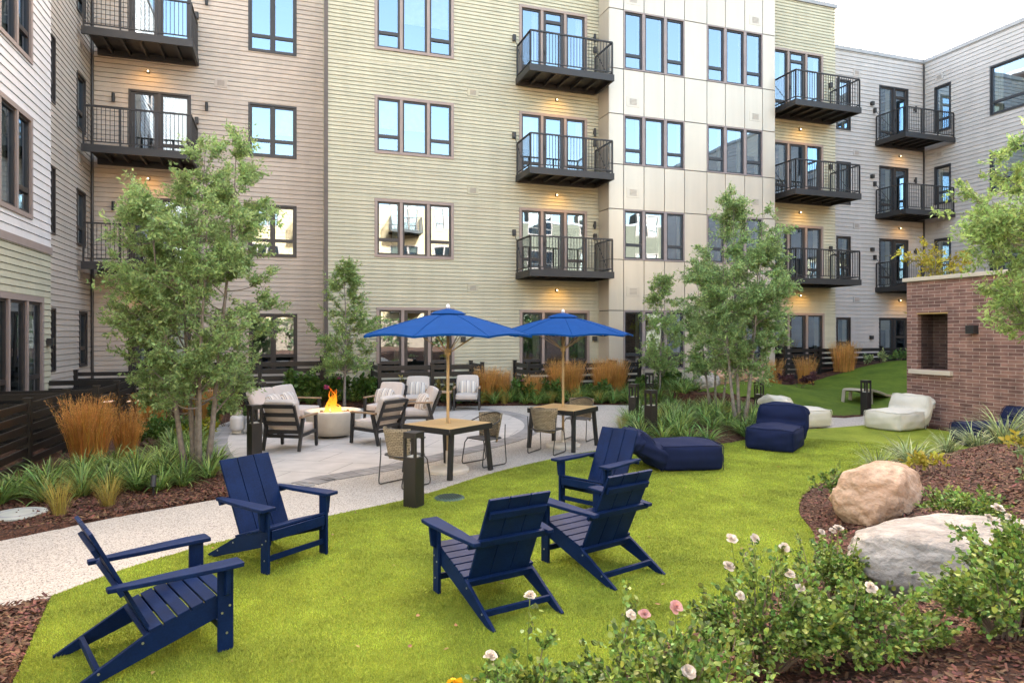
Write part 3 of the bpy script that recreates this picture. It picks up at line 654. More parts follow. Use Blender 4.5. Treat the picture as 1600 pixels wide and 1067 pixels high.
fb = MB(); fb.add([B.p(n0, D + .01, nz0), B.p(n1, D + .01, nz0), B.p(n1, D + .01, nz1), B.p(n0, D + .01, nz1), B.p(n0 + .004, -.12, nz0 + .003), B.p(n1 - .004, -.12, nz0 + .003), B.p(n1 - .004, -.12, nz1 - .02), B.p(n0 + .004, -.12, nz1 - .02), B.p(n0 + .004, D, nz0), B.p(n1 - .004, D, nz0), B.p(n1 - .004, D, nz1), B.p(n0 + .004, D, nz1)], [(0, 1, 2, 3), (5, 6, 10, 9), (4, 7, 11, 8)]); fb.build('firebox_lining', brickmat('soot brick', .28), bw, world=True, fixn=False)
m.add([(XB, yb, -.1), (XB + 2.2, yb, -.1), (XB + 2.2, yb, 3.36), (XB, yb, 3.36)], [(0, 1, 2, 3)]); m.add([(XB, ya, -.1), (XB + 2.2, ya, -.1), (XB + 2.2, ya, 3.36), (XB, ya, 3.36)], [(0, 1, 2, 3)]); m.add([(XB + 2.2, ya, -.1), (XB + 2.2, yb, -.1), (XB + 2.2, yb, 3.36), (XB + 2.2, ya, 3.36)], [(0, 1, 2, 3)])
m.build('masonry', M_BRICK, bw, world=True, fixn=False)
M_STONE = mat('limestone', (.55, .48, .38), .8, var=.06, vs=4, bump=.1, bs=60, bdist=.003)
m = MB(); m.bb((XB - .07, ya - .06, 3.361), (XB + 2.26, yb + .07, 3.45)); m.build('coping', M_STONE, bw, world=True, bevel=.008)
m = MB(); B.bb(m, 10.95, 12.0, -.1, .10, 1.19, 1.29); m.build('sill', M_STONE, bw, world=True, bevel=.008)
m = MB(); B.bb(m, n0 - .01, n1 + .01, -.30, .006, nz1 - .012, nz1 + .01); m.build('lintel', mat('lintel brass', (.45, .30, .10), .45), bw, world=True)
m = MB(); B.bb(m, 10.37, 10.55, .0, .16, 2.13, 2.31); m.build('wall_lamp', M_LAMPOFF, bw, world=True, bevel=.006)

# ------------------------------------------------------------------ slatted fences
def fence(pts, label, h=1.12, group='black slatted patio fences', nsl=6):
    pts = [Vector((x, y, 0)) for x, y in pts]; o = pts[0].lerp(pts[-1], .5); zb = min(gz(p.x, p.y) for p in pts) - .03
    t = thing('slat_fence', (o.x, o.y, zb), label, 'fence', group=group); s = MB(); posts = []
    for i in range(len(pts) - 1):
        a, b = pts[i], pts[i + 1]; L = (b - a).length; d = (b - a) / L; k = max(1, round(L / 1.75))
        for j in range(k + 1):
            q = a + d * (L * j / k)
            if all((q - r).length > .2 for r in posts): posts.append(q)
        for j in range(k):
            p, q = a + d * (L * j / k + .055), a + d * (L * (j + 1) / k - .055); sp = (h - .1) / nsl
            for r in range(nsl):
                z = .10 + sp * (r + .5); s.beam(p - o + Vector((0, 0, z)), q - o + Vector((0, 0, z)), .032, sp - .062)
    s.build('slat_panel', M_FENCE, t, bevel=.004, seg=1)
    for q in posts:
        m = MB(); m.box((q.x - o.x, q.y - o.y, h / 2 - .05), (.10, .10, h + .14)); m.box((q.x - o.x, q.y - o.y, h + .03), (.12, .12, .02)); m.build('post', M_FENCE, t)
    return t
fence([(-3.72, 8.3), (-3.72, 10.2), (-3.72, 12.06), (-3.66, 13.75), (-5.0, 13.75)], 'nearest black slatted patio fence, at the left edge by the tall golden grass')
fence([(-5.0, 14.6), (-3.4, 14.6), (-3.3, 17.4), (-5.3, 17.5)], 'black slatted patio fence in the middle of the left wing, behind the large tree')
fence([(-5.35, 20.9), (-3.3, 20.9), (-3.2, 18.4)], 'black slatted fence low in the shaded inner corner of the left wing')
fence([(-2.4, 20.4), (1.05, 20.4), (1.12, 22.4)], 'black slatted fence in front of the rose beige block, left of the fire pit flame', nsl=5)
fence([(2.55, 20.9), (2.6, 19.6), (5.7, 19.6), (5.7, 20.9)], 'black slatted fence under the nearer blue umbrella along the sage wall', nsl=5)
fence([(7.2, 20.9), (7.2, 19.6), (10.2, 19.6), (10.25, 20.0)], 'black slatted fence behind the tan grasses and farther umbrella', nsl=5)
fence([(10.55, 19.5), (11.05, 19.5)], 'short black slatted fence end at the foot of the cream panel bay', nsl=5)
fence([(17.3, 20.8), (17.3, 19.9), (20.6, 20.1), (26.8, 20.4)], 'long black slatted fence above the turf mound at the far right', h=1.25)

# ------------------------------------------------------------------ adirondack chairs
def adirondack(loc, rz, label):
    t = thing('adirondack_chair', loc, label, 'chair', rz, 'navy adirondack chairs on the lawn')
    for s in (-1, 1):
        x = s * .30
        m = MB(); m.prism([(.02, .385), (-.46, .245), (-.52, .215), (-.90, .012), (-.90, 0), (-.80, 0), (-.45, .105), (.02, .245)], lambda u, v, w_: (x + w_, u, v), -.014, .014); m.build('side_rail', M_NAVY, t, bevel=.004)
        m = MB(); m.box((s * .33, -.005, .2825), (.028, .10, .565)); m.build('leg', M_NAVY, t, bevel=.004)
        m = MB(); m.prism([(s * .345, .565), (s * .405, .565), (s * .385, .39), (s * .345, .37)], lambda u, v, w_: (u, w_, v), -.02, .012); m.build('arm_bracket', M_NAVY, t, bevel=.004)
        m = MB(); xi, xo = s * .285, s * .435
        m.prism([(xi, .09), (xo - s * .01, .09), (xo, .08), (xo, -.05), (s * .395, -.46), (s * .36, -.70), (s * .30, -.70), (xi, -.40)], lambda u, v, w_: (u, v, w_ + .012 * v), .567, .597)
        m.build('armrest', M_NAVY, t, bevel=.006)
    # seat boards follow the rails
    for k in range(6):
        y0 = .03 - k * .083; z0 = .388 + (y0 - .02) * .292
        m = MB(); m.beam((-.32, y0 - .04, z0 - .005), (.32, y0 - .04, z0 - .005), .077, .022, up=(0, -.28, .96)); m.build('seat_board', M_NAVY, t, bevel=.004)
    m = MB(); m.box((0, .036, .335), (.60, .022, .09)); m.build('apron', M_NAVY, t, bevel=.004)
    m = MB(); m.box((0, 0, .125), (.63, .025, .05)); m.build('front_stretcher', M_NAVY, t, bevel=.004)
    m = MB(); m.box((0, -.74, .075), (.575, .03, .045)); m.build('rear_stretcher', M_NAVY, t, bevel=.004)
    pb, pt = Vector((0, -.43, .20)), Vector((0, -.775, .915)); up = (pt - pb).normalized(); nrm = Vector((0, up.z, -up.y))
    for k in range(3):
        x = (k - 1) * .183
        m = MB(); m.beam(pb + Vector((x, 0, 0)), pt + Vector((x, 0, 0)), .176, .024, up=tuple(nrm)); m.build('back_board', M_NAVY, t, bevel=.004)
    for f_, wd, nm in ((.03, .60, 'lower_back_rail'), (.515, .74, 'arm_back_rail'), (.835, .50, 'upper_back_rail')):
        c = pb.lerp(pt, f_) - nrm * .028; m = MB(); m.beam(c - Vector((wd / 2, 0, 0)), c + Vector((wd / 2, 0, 0)), .06, .030, up=tuple(nrm)); m.build(nm, M_NAVY, t, bevel=.004)
    m = MB()
    for s in (-1, 1):
        for y, z in ((.02, .30), (-.03, .26), (.0, .12), (-.50, .19), (-.74, .075)):
            xx = s * (.3455 if y > -.1 else .3155); m.tube([(xx - s * .004, y, z), (xx + s * .002, y, z)], .008, 8)
    m.build('screws', M_SCREW, t)
    return t
for fx, fy, dx, dy, lab in (
    (-.50, 5.20, .926, .378, 'navy adirondack chair nearest the camera at the left, seen side on facing right'),
    (.10, 6.52, .62, -.79, 'navy adirondack chair on the lawn edge by the path, its slatted front facing the camera'),
    (1.51, 5.50, -.22, .975, 'navy adirondack chair in mid lawn with its back to the camera, nearer the path'),
    (2.62, 5.92, -.30, .954, 'navy adirondack chair seen from behind, right beside another backward chair'),
    (3.37, 7.28, -.88, -.47, 'navy adirondack chair farthest back, turned towards the others in front of the navy beanbag')):
    adirondack((fx, fy, .014), face(dx, dy), lab)

# ------------------------------------------------------------------ soft furniture
def cushion(name, m, par, c, d, M=None, bulge=.12, n=8, r=.25, crease=0, seed=0, wr=.0, pipe=False):
    TP, VP = [], {}
    "a stuffed box: cube grid, corners rounded, faces bulged"
    bm = bmesh.new(); bmesh.ops.create_cube(bm, size=2); bmesh.ops.subdivide_edges(bm, edges=bm.edges[:], cuts=n - 1, use_grid_fill=True); rr = random.Random(seed); ph = [rr.uniform(0, 6) for _ in range(6)]
    for v in bm.verts:
        p = v.co; q = Vector(p); s_ = (p.x ** 6 + p.y ** 6 + p.z ** 6) ** (1 / 6); s2 = p.length
        rd = p / s_ * 1.0; p2 = p * (1 - r) + rd * r if s_ > 0 else p
        m3 = max(abs(q.x), abs(q.y), abs(q.z)); edge = sorted((abs(q.x), abs(q.y), abs(q.z)))
        b = (1 - edge[0] ** 2) * (1 - edge[1] ** 2)
        ax = 2 if abs(q.z) == m3 else (1 if abs(q.y) == m3 else 0)
        f = Vector((d[0], d[1], d[2])) / 2; o = Vector((p2.x * f.x, p2.y * f.y, p2.z * f.z)); mn = min(d)
        nv = Vector((0, 0, 0)); nv[ax] = math.copysign(1, q[ax]); o += nv * b * bulge * mn
        if wr: o += nv * wr * (math.sin(q.x * 5 + ph[0]) * math.sin(q.y * 6 + ph[1] + q.z * 4) + .6 * math.sin(q.z * 9 + ph[2] + q.x * 3))
        if crease and ax != 0: o *= 1; o.y += -math.copysign(1, q.y) * crease * math.exp(-((q.z - .05) / .16) ** 2) if ax == 1 else 0
        v.co = (M @ o if M else o) + Vector(c)
        if pipe:
            if abs(q.z - 1) < 1e-4 and max(abs(q.x), abs(q.y)) > .999: TP.append((math.atan2(q.y, q.x), v.co.copy()))
            if abs(q.x) > .999 and abs(q.y) > .999: VP.setdefault((q.x > 0, q.y > 0), []).append((q.z, v.co.copy()))
    if pipe:
        k_ = MB(); L_ = [p for a, p in sorted(TP, key=lambda t_: t_[0])]; k_.tube(L_ + [L_[0]], .007, 6)
        for q_ in VP.values(): k_.tube([p for a, p in sorted(q_, key=lambda t_: t_[0])], .006, 6)
        k_.build('piping', m, par, smooth=True)
    me = bpy.data.meshes.new(name); bm.to_mesh(me); bm.free(); me.materials.append(m); me.polygons.foreach_set('use_smooth', [True] * len(me.polygons))
    o = bpy.data.objects.new(name, me); C.objects.link(o); o.parent = par
    sb = o.modifiers.new('sub', 'SUBSURF'); sb.levels = 1; sb.render_levels = 1
    return o
def piping(par, m, c, d, z, M=None):
    k = MB(); x, y = d[0] / 2 * .97, d[1] / 2 * .97; r = .06; pts = []
    for cx, cy_, a0 in ((x - r, y - r, 0), (-x + r, y - r, 90), (-x + r, -y + r, 180), (x - r, -y + r, 270)):
        for a in (0, 30, 60, 90): t = math.radians(a0 + a); pts.append((c[0] + cx + r * math.cos(t), c[1] + cy_ + r * math.sin(t), z))
    pts.append(pts[0]); k.tube(pts, .006, 6); return k.build('piping', m, par, smooth=True)
def beanbag(loc, rz, label, m, rec=35, flop=0, sc=1):
    t = thing('beanbag_lounger', loc, label, 'beanbag', rz, 'outdoor beanbag loungers'); t.scale = (sc,) * 3
    cu = cushion('seat', m, t, (0, .12, .20), (.84, .98, .40), bulge=.12, r=.2, wr=.011, seed=int(loc[0] * 10), pipe=True)
    Mr = Matrix.Rotation(math.radians(rec), 3, 'X')
    cushion('backrest', m, t, (0, -.42 - .002 * rec, .46 - .003 * rec), (.84, .30, .62), Mr, bulge=.2, r=.3, crease=.06, wr=.016, seed=3 + int(loc[1] * 10), pipe=True)
    cushion('headrest', m, t, (0, -.49 - .0048 * rec, .66 - .0045 * rec), (.82, .27, .26), Mr, bulge=.26, r=.4, wr=.018, seed=9 + int(loc[1] * 10))
    return t
beanbag((5.95, 9.30, .014), face(.975, -.22), 'navy beanbag lounger seen side on, lying just behind the farthest adirondack chair', M_NAVYF, rec=52)
beanbag((8.75, 10.30, .014), face(-.80, -.60), 'navy beanbag lounger beside the multi-stem tree, its upright back in front of a white one', M_NAVYF, rec=14)
beanbag((11.15, 12.45, .014), face(.97, -.05), 'ivory beanbag lounger half hidden behind the upright navy one', M_WHITEF, rec=30)
beanbag((13.05, 11.45, .014), face(-.98, -.18), 'ivory beanbag lounger standing against the brick wall', M_WHITEF, rec=24)
beanbag((12.75, 9.05, .014), face(-.88, .30), 'navy beanbag lounger against the brick wall, half hidden by strappy plants', M_NAVYF, rec=26)

def stripe_mat():
    m = bpy.data.materials.new('striped cushion cloth'); n, l, p = nodes_of(m); tc = n.new('ShaderNodeTexCoord'); sx = n.new('ShaderNodeSeparateXYZ'); l.new(tc.outputs['Object'], sx.inputs[0])
    mu = n.new('ShaderNodeMath'); mu.operation = 'MULTIPLY_ADD'; mu.inputs[1].default_value = 6.5; mu.inputs[2].default_value = 10.2; l.new(sx.outputs[0], mu.inputs[0]); fr = n.new('ShaderNodeMath'); fr.operation = 'FRACT'; l.new(mu.outputs[0], fr.inputs[0])
    rp = n.new('ShaderNodeValToRGB'); rp.color_ramp.interpolation = 'CONSTANT'; e = rp.color_ramp.elements; e[0].color = (.62, .58, .52, 1); e[1].position = .3; e[1].color = (.17, .16, .17, 1)
    for q, c in ((.42, (.60, .57, .52, 1)), (.55, (.36, .30, .24, 1)), (.68, (.64, .6, .55, 1)), (.8, (.25, .25, .28, 1)), (.88, (.62, .58, .52, 1))): k = e.new(q); k.color = c
    l.new(fr.outputs[0], rp.inputs['Fac']); l.new(rp.outputs[0], p.inputs['Base Color']); p.inputs['Roughness'].default_value = .9; return m
M_STRIPE = stripe_mat()
def armchair(loc, rz, label, wd=.74, nm='lounge_chair', cat='armchair', grp='slat-back lounge chairs round the fire pit'):
    t = thing(nm, loc, label, cat, rz, grp); h = wd / 2; nsec = 1 if wd < 1 else 2
    for s in (-1, 1):
        x = s * (h - .025)
        m = MB(); m.beam((x, .36, 0), (x, .32, .585), .05, .055, up=(0, 1, 0), h2=.07); m.build('leg', M_CHAR, t, bevel=.004)
        m = MB(); m.beam((x, -.36, 0), (x, -.20, .585), .05, .055, up=(0, 1, 0), h2=.07); m.build('leg', M_CHAR, t, bevel=.004)
        m = MB(); m.beam((x, -.30, .605), (x, .37, .605), .065, .035); m.build('armrest', M_TEAKARM, t, bevel=.006)
        m = MB(); m.beam((x - s * .03, -.25, .255), (x - s * .03, -.50, .84), .04, .05, up=(0, 1, 0)); m.build('back_post', M_CHAR, t, bevel=.004)
        m = MB(); m.beam((x, -.27, .27), (x, .33, .29), .035, .06); m.build('seat_rail', M_CHAR, t, bevel=.004)
    m = MB(); m.beam((-h + .05, .32, .275), (h - .05, .32, .275), .035, .06); m.beam((-h + .05, -.25, .25), (h - .05, -.25, .25), .035, .06); m.build('cross_rail', M_CHAR, t, bevel=.004)
    for k in range(4):
        f = .14 + k * .275; p = Vector((0, -.25, .255)).lerp(Vector((0, -.50, .84)), min(f, .97)); m = MB(); m.beam(p - Vector((h - .07, 0, 0)), p + Vector((h - .07, 0, 0)), .022, .075, up=(0, -.39, .92)); m.build('back_slat', M_CHAR, t, bevel=.003)
    for i in range(nsec):
        cw = (wd - .12) / nsec; cx = (i - (nsec - 1) / 2) * cw
        cushion('seat_cushion', M_CUSH, t, (cx, .06, .365), (cw - .01, .64, .15), bulge=.12, r=.2)
        cushion('back_cushion', M_CUSH, t, (cx, -.30, .66), (cw - .01, .14, .54), Matrix.Rotation(math.radians(23), 3, 'X'), bulge=.14, r=.2)
    return t
def pillow(chair, x, label, y=-.13, z=.59, tilt=24, spin=0):
    t = thing('throw_pillow', (0, 0, 0), label, 'pillow', 0, 'striped pillows on the lounge seats')
    cushion('pillow_case', M_STRIPE, t, (0, 0, 0), (.44, .13, .34), bulge=.35, r=.25)
    M = chair.matrix_basis @ Matrix.Translation((x, y, z)) @ Matrix.Rotation(math.radians(spin), 4, 'Z') @ Matrix.Rotation(math.radians(tilt), 4, 'X'); t.matrix_basis = M
    return t
a = armchair((.10, 13.10, .016), face(.46, .89), 'slat-back lounge chair nearest the left bollard, its back to the camera by the fire pit')
b = armchair((1.72, 13.25, .016), face(-.62, .78), 'slat-back lounge chair with its back to the camera, between fire pit and nearer dining table')
c = armchair((2.28, 16.2, .016), face(-.62, -.78), 'lounge chair beyond the fire pit, partly hidden by a backward chair')
d = armchair((3.40, 18.15, .016), face(-.33, -.94), 'lounge chair in the far row left of the small side table')
e = armchair((2.78, 14.85, .016), face(-.99, .0), 'lounge chair facing left with a grey striped pillow, just behind the nearer dining table')
f = armchair((4.85, 18.2, .016), face(-.30, -.95), 'lounge chair at the far edge of the patio, right of the small side table')
s_ = armchair((.03, 15.75, .016), face(.86, -.51), 'long two-seat lounge sofa on the left of the fire pit', 1.85, 'lounge_sofa', 'sofa', None)
pillow(s_, .25, 'striped pillow on the sofa, the left one of its pair'); pillow(s_, -.32, 'striped pillow on the sofa, the one nearer the flame')
pillow(c, .1, 'striped pillow on the lounge chair beyond the fire pit'); pillow(d, 0, 'striped pillow on the far lounge chair left of the side table'); pillow(f, 0, 'striped pillow on the lounge chair right of the side table')
pillow(e, -.05, 'striped pillow on the lounge chair that faces left', spin=10)
t = thing('side_table', (4.12, 18.15, .016), 'small low side table with tan top between the two far lounge chairs', 'table', -.3)
m = MB(); m.box((0, 0, .50), (.55, .55, .03)); m.build('tabletop', M_TEAKARM, t, bevel=.005)
for sx_ in (-1, 1):
    for sy_ in (-1, 1): m = MB(); m.beam((sx_ * .24, sy_ * .24, 0), (sx_ * .22, sy_ * .22, .484), .04, .04, up=(0, 1, 0)); m.build('leg', M_CHAR, t)

# fire pit and propane tank
t = thing('fire_pit', (.95, 14.3, .016), 'round cream cast stone fire bowl with an open orange flame', 'fire pit')
m = MB(); m.lathe([(.0, .03), (.30, .03), (.36, .04), (.44, .12), (.52, .26), (.565, .42), (.575, .50), (.575, .53), (.565, .54), (.44, .54), (.43, .53), (.42, .46), (0, .45)], 48); m.build('bowl', M_CONC, t, smooth=True, bevel=0)
m = MB(); m.lathe([(.0, 0), (.27, 0), (.27, .05), (0, .05)], 24); m.build('base_ring', M_CHAR, t)
m = MB(); rr = random.Random(4)
for k in range(140):
    an, ra = rr.uniform(0, 6.28), .40 * math.sqrt(rr.random()); q = rr.uniform(.015, .035); m.box((ra * math.cos(an), ra * math.sin(an), .458 + rr.uniform(0, .02)), (q * 2, q * 1.6, q * 1.3), Matrix.Rotation(rr.uniform(0, 6), 3, Vector((rr.random(), rr.random(), rr.random() + .1)).normalized()))
m.build('lava_rock', mat('lava rock', (.08, .06, .055), .9), t)
def flame_mat():
    m = bpy.data.materials.new('flame'); n, l, p = nodes_of(m); n.remove(p); tc = n.new('ShaderNodeTexCoord'); sx = n.new('ShaderNodeSeparateXYZ'); l.new(tc.outputs['Generated'], sx.inputs[0])
    rp = n.new('ShaderNodeValToRGB'); e = rp.color_ramp.elements; e[0].color = (1, .62, .16, 1); e[1].color = (1, .12, .005, 1); e.new(.4).color = (1, .34, .02, 1); l.new(sx.outputs[2], rp.inputs[0])
    em = n.new('ShaderNodeEmission'); em.inputs['Strength'].default_value = .24; l.new(rp.outputs[0], em.inputs[0]); tr = n.new('ShaderNodeBsdfTransparent'); mx = n.new('ShaderNodeMixShader')
    lw_ = n.new('ShaderNodeLayerWeight'); lw_.inputs[0].default_value = .35; ma = n.new('ShaderNodeMath'); ma.operation = 'MULTIPLY_ADD'; ma.inputs[1].default_value = -.9; ma.inputs[2].default_value = .85; l.new(lw_.outputs['Facing'], ma.inputs[0]); ma.use_clamp = True
    l.new(ma.outputs[0], mx.inputs[0]); l.new(tr.outputs[0], mx.inputs[1]); l.new(em.outputs[0], mx.inputs[2]); l.new(mx.outputs[0], n['Material Output'].inputs[0]); return m
m = MB(); rr = random.Random(11)
for k in range(17):
    an, ra = rr.uniform(0, 6.28), rr.uniform(0, .19); x, y = ra * math.cos(an), ra * math.sin(an); h = (.66 - ra * 2.2) * rr.uniform(.45, 1.12); wv = rr.uniform(0, 6); pts = []; rad = []
    for i in range(9):
        q = i / 8; pts.append((x * (1 - .6 * q) + .08 * q * math.sin(wv + q * 6) - .04 * q, y * (1 - .6 * q) + .04 * q * math.cos(wv + q * 4), .45 + h * q)); rad.append(.003 + .042 * math.sin(math.pi * min(1, q * .75 + .22)) ** 1.5 * (1 - q) ** .8)
    m.tube(pts, rad, 10)
m.build('flame', flame_mat(), t, smooth=True)
d_ = bpy.data.lights.new('fire', 'POINT'); d_.energy = 10; d_.color = (1, .5, .15); d_.shadow_soft_size = .12; l_ = bpy.data.objects.new('fire_light', d_); C.objects.link(l_); l_.parent = t; l_.location = (0, 0, .72)
t = thing('propane_tank', (-.95, 15.35, .016), 'small white propane tank behind the left bollard', 'gas tank')
m = MB(); m.lathe([(0, .05), (.10, .055), (.145, .09), (.155, .14), (.155, .30), (.145, .35), (.10, .385), (0, .395)], 24); m.build('cylinder', mat('tank paint', (.66, .63, .60), .4, var=.08), t, smooth=True)
m = MB(); m.lathe([(.115, 0), (.115, .06), (.108, .06), (.108, 0)], 20); m.build('foot_ring', M_CONC, t); m = MB(); m.lathe([(.10, .37), (.105, .48), (.097, .48), (.092, .37)], 20); m.build('collar', M_CONC, t)
m = MB(); m.tube([(0, 0, .38), (0, 0, .45)], .025, 10); m.build('valve', M_SCREW, t)

# ------------------------------------------------------------------ dining tables, umbrellas, woven chairs
def plank_mat():
    m = mat('table teak', (.74, .49, .22), .5, var=.1, vs=5); n, l = m.node_tree.nodes, m.node_tree.links; p = n['Principled BSDF']; src = p.inputs['Base Color'].links[0].from_socket
    tc = n.new('ShaderNodeTexCoord'); wv = n.new('ShaderNodeTexNoise'); mp = n.new('ShaderNodeMapping'); mp.inputs['Scale'].default_value = (2, 40, 1); l.new(tc.outputs['Object'], mp.inputs[0]); l.new(mp.outputs[0], wv.inputs['Vector']); wv.inputs['Scale'].default_value = 1.5
    mr = n.new('ShaderNodeMapRange'); mr.inputs[3].default_value = .85; mr.inputs[4].default_value = 1.15; l.new(wv.outputs['Fac'], mr.inputs[0]); v = n.new('ShaderNodeVectorMath'); v.operation = 'SCALE'; l.new(src, v.inputs[0]); l.new(mr.outputs[0], v.inputs['Scale']); l.new(v.outputs[0], p.inputs['Base Color']); return m
M_TEAK = plank_mat()
def dtable(loc, rz, label, s=.98):
    t = thing('dining_table', loc, label, 'table', rz, 'teak-topped dining tables'); h = s / 2
    m = MB(); k = 9; w_ = (s - .03) / k
    for i in range(k):
        y = -h + .015 + w_ * (i + .5)
        if i == 4: m.box((-h / 2 - .012, y, .735), (h - .055, w_ - .004, .024)); m.box((h / 2 + .012, y, .735), (h - .055, w_ - .004, .024))
        else: m.box((0, y, .735), (s - .03, w_ - .004, .024))
    m.build('tabletop', M_TEAK, t, bevel=.002, seg=1)
    m = MB()
    for a, b in (((-h, -h), (h, -h)), ((h, -h), (h, h)), ((h, h), (-h, h)), ((-h, h), (-h, -h))):
        A, Bq = Vector((a[0], a[1], .70)), Vector((b[0], b[1], .70)); dd = (Bq - A).normalized() * .012; m.beam(A + dd, Bq - dd, .024, .085)
    m.build('apron', M_CHAR, t, bevel=.003)
    for sx_ in (-1, 1):
        for sy_ in (-1, 1): m = MB(); m.beam((sx_ * (h - .02), sy_ * (h - .02), 0), (sx_ * (h - .09), sy_ * (h - .05), .68), .068, .06, up=(0, 1, 0)); m.build('leg', M_CHAR, t, bevel=.003)
    return t
def umbrella(loc, label, rz, R_=1.34, ze=2.10, zt=2.52):
    t = thing('patio_umbrella', loc, label, 'umbrella', rz, 'blue patio umbrellas')
    m = MB(); m.tube([(0, 0, .05), (0, 0, zt + .02)], .024, 16); m.build('pole', M_POLE, t, smooth=True)
    m = MB(); m.lathe([(0, .105), (.06, .105), (.07, .085), (.25, .075), (.31, .062), (.33, .04), (.33, 0), (0, 0)], 40); m.tube([(0, 0, .10), (0, 0, .32)], .034, 16); m.build('base', M_CONC, t, smooth=False)
    N = 8; ring = [(0.0, zt - .02)] + [(R_ * q, zt - .05 - (zt - .05 - ze) * (q ** 1.25)) for q in (.1, .25, .4, .55, .7, .85, 1.0)]
    def canopy(rs, name, sag, th=.004):
        m = MB(); K = 6; NN = N * K; b = 0; vs = []
        for r, z in rs:
            for k in range(NN):
                a = 2 * math.pi * k / NN; f = (k % K) / K; c = math.cos(math.pi / N) / math.cos((f - .5) * 2 * math.pi / N); rr_ = r * (c / math.cos(math.pi / N) * math.cos(math.pi / N)) if r > 0 else 0
                rr_ = r * c; z2 = z - sag * 4 * f * (1 - f) * (r / R_); vs.append((rr_ * math.cos(a), rr_ * math.sin(a), z2))
        fs = []
        for i in range(len(rs) - 1):
            for k in range(NN): k2 = (k + 1) % NN; fs.append((i * NN + k, i * NN + k2, (i + 1) * NN + k2, (i + 1) * NN + k))
        m.add(vs, fs); o = m.build(name, M_UMB, t, fixn=True); so = o.modifiers.new('thick', 'SOLIDIFY'); so.thickness = th
        return o
    cn = canopy(ring[1:] + [(R_ * 1.0, ze - .03)], 'canopy', -.035)
    canopy([(0.02, zt + .005), (.10, zt - .015), (.22, zt - .045), (.30, zt - .085)], 'vent_cap', -.012)
    for k in range(N):
        a = 2 * math.pi * k / N; m = MB(); m.tube([(.04 * math.cos(a), .04 * math.sin(a), zt - .09)] + [(r * .99 * math.cos(a), r * .99 * math.sin(a), z - .014) for r, z in ring[2:]], .009, 6); rb = m.build('rib', M_POLE, t)
        m = MB(); m.tube([(.05 * math.cos(a), .05 * math.sin(a), ze - .25), (R_ * .55 * math.cos(a), R_ * .55 * math.sin(a), ring[4][1] - .02)], .007, 6); m.build('strut', M_POLE, rb)
        m = MB(); r, z = ring[-1]
        m.tube([(ring[i][0] * math.cos(a), ring[i][0] * math.sin(a), ring[i][1] + .004) for i in range(2, len(ring))], .005, 5); m.build('seam', M_UMB, cn)
    m = MB(); m.tube([(0, 0, ze - .30), (0, 0, ze - .2)], .045, 14); m.build('hub', M_POLE, t)
    m = MB(); m.lathe([(0, zt + .075), (.025, zt + .06), (.035, zt + .03), (.03, zt), (0, zt)], 16); m.build('finial', mat('finial white', (.75, .74, .72), .4), t, smooth=True)
    return t
dtable((2.40, 10.16, .004), math.radians(34), 'square teak-topped dining table under the nearer blue umbrella')
dtable((4.98, 11.66, .004), math.radians(38), 'square teak-topped dining table under the farther blue umbrella')
umbrella((2.40, 10.16, .004), 'larger blue patio umbrella standing through the nearer dining table', .2)
umbrella((4.98, 11.66, .004), 'blue patio umbrella standing through the farther dining table', .5)
def rope_mat():
    m = mat('woven rope', (.40, .32, .21), .85, var=.15, vs=20); n, l = m.node_tree.nodes, m.node_tree.links; p = n['Principled BSDF']; src = p.inputs['Base Color'].links[0].from_socket
    tc = n.new('ShaderNodeTexCoord'); sx = n.new('ShaderNodeSeparateXYZ'); l.new(tc.outputs['Object'], sx.inputs[0])
    mpz = n.new('ShaderNodeMath'); mpz.operation = 'MULTIPLY'; mpz.inputs[1].default_value = 1; l.new(sx.outputs[2], mpz.inputs[0])
    at = n.new('ShaderNodeMath'); at.operation = 'ARCTAN2'; l.new(sx.outputs[0], at.inputs[0]); l.new(sx.outputs[1], at.inputs[1])
    cm = n.new('ShaderNodeCombineXYZ'); l.new(sx.outputs[0], cm.inputs[0]); l.new(mpz.outputs[0], cm.inputs[1])
    br = n.new('ShaderNodeTexBrick'); br.inputs['Scale'].default_value = 1; br.inputs['Brick Width'].default_value = .05; br.inputs['Row Height'].default_value = .024; br.inputs['Mortar Size'].default_value = .0035; br.inputs['Mortar Smooth'].default_value = .8
    l.new(cm.outputs[0], br.inputs['Vector']); br.inputs['Color1'].default_value = (1, 1, 1, 1); br.inputs['Color2'].default_value = (.72, .72, .7, 1); br.inputs['Mortar'].default_value = (.12, .11, .1, 1)
    mx = n.new('ShaderNodeMix'); mx.data_type = 'RGBA'; mx.blend_type = 'MULTIPLY'; mx.inputs[0].default_value = 1; l.new(src, mx.inputs[6]); l.new(br.outputs['Color'], mx.inputs[7]); l.new(mx.outputs[2], p.inputs['Base Color'])
    bp = n.new('ShaderNodeBump'); bp.invert = True; bp.inputs['Strength'].default_value = 1; bp.inputs['Distance'].default_value = .01; l.new(br.outputs['Fac'], bp.inputs['Height']); l.new(bp.outputs[0], p.inputs['Normal']); return m
M_ROPE = rope_mat(); M_ROPESEAT = mat('seat rope dark', (.10, .095, .09), .8, var=.2, vs=30)
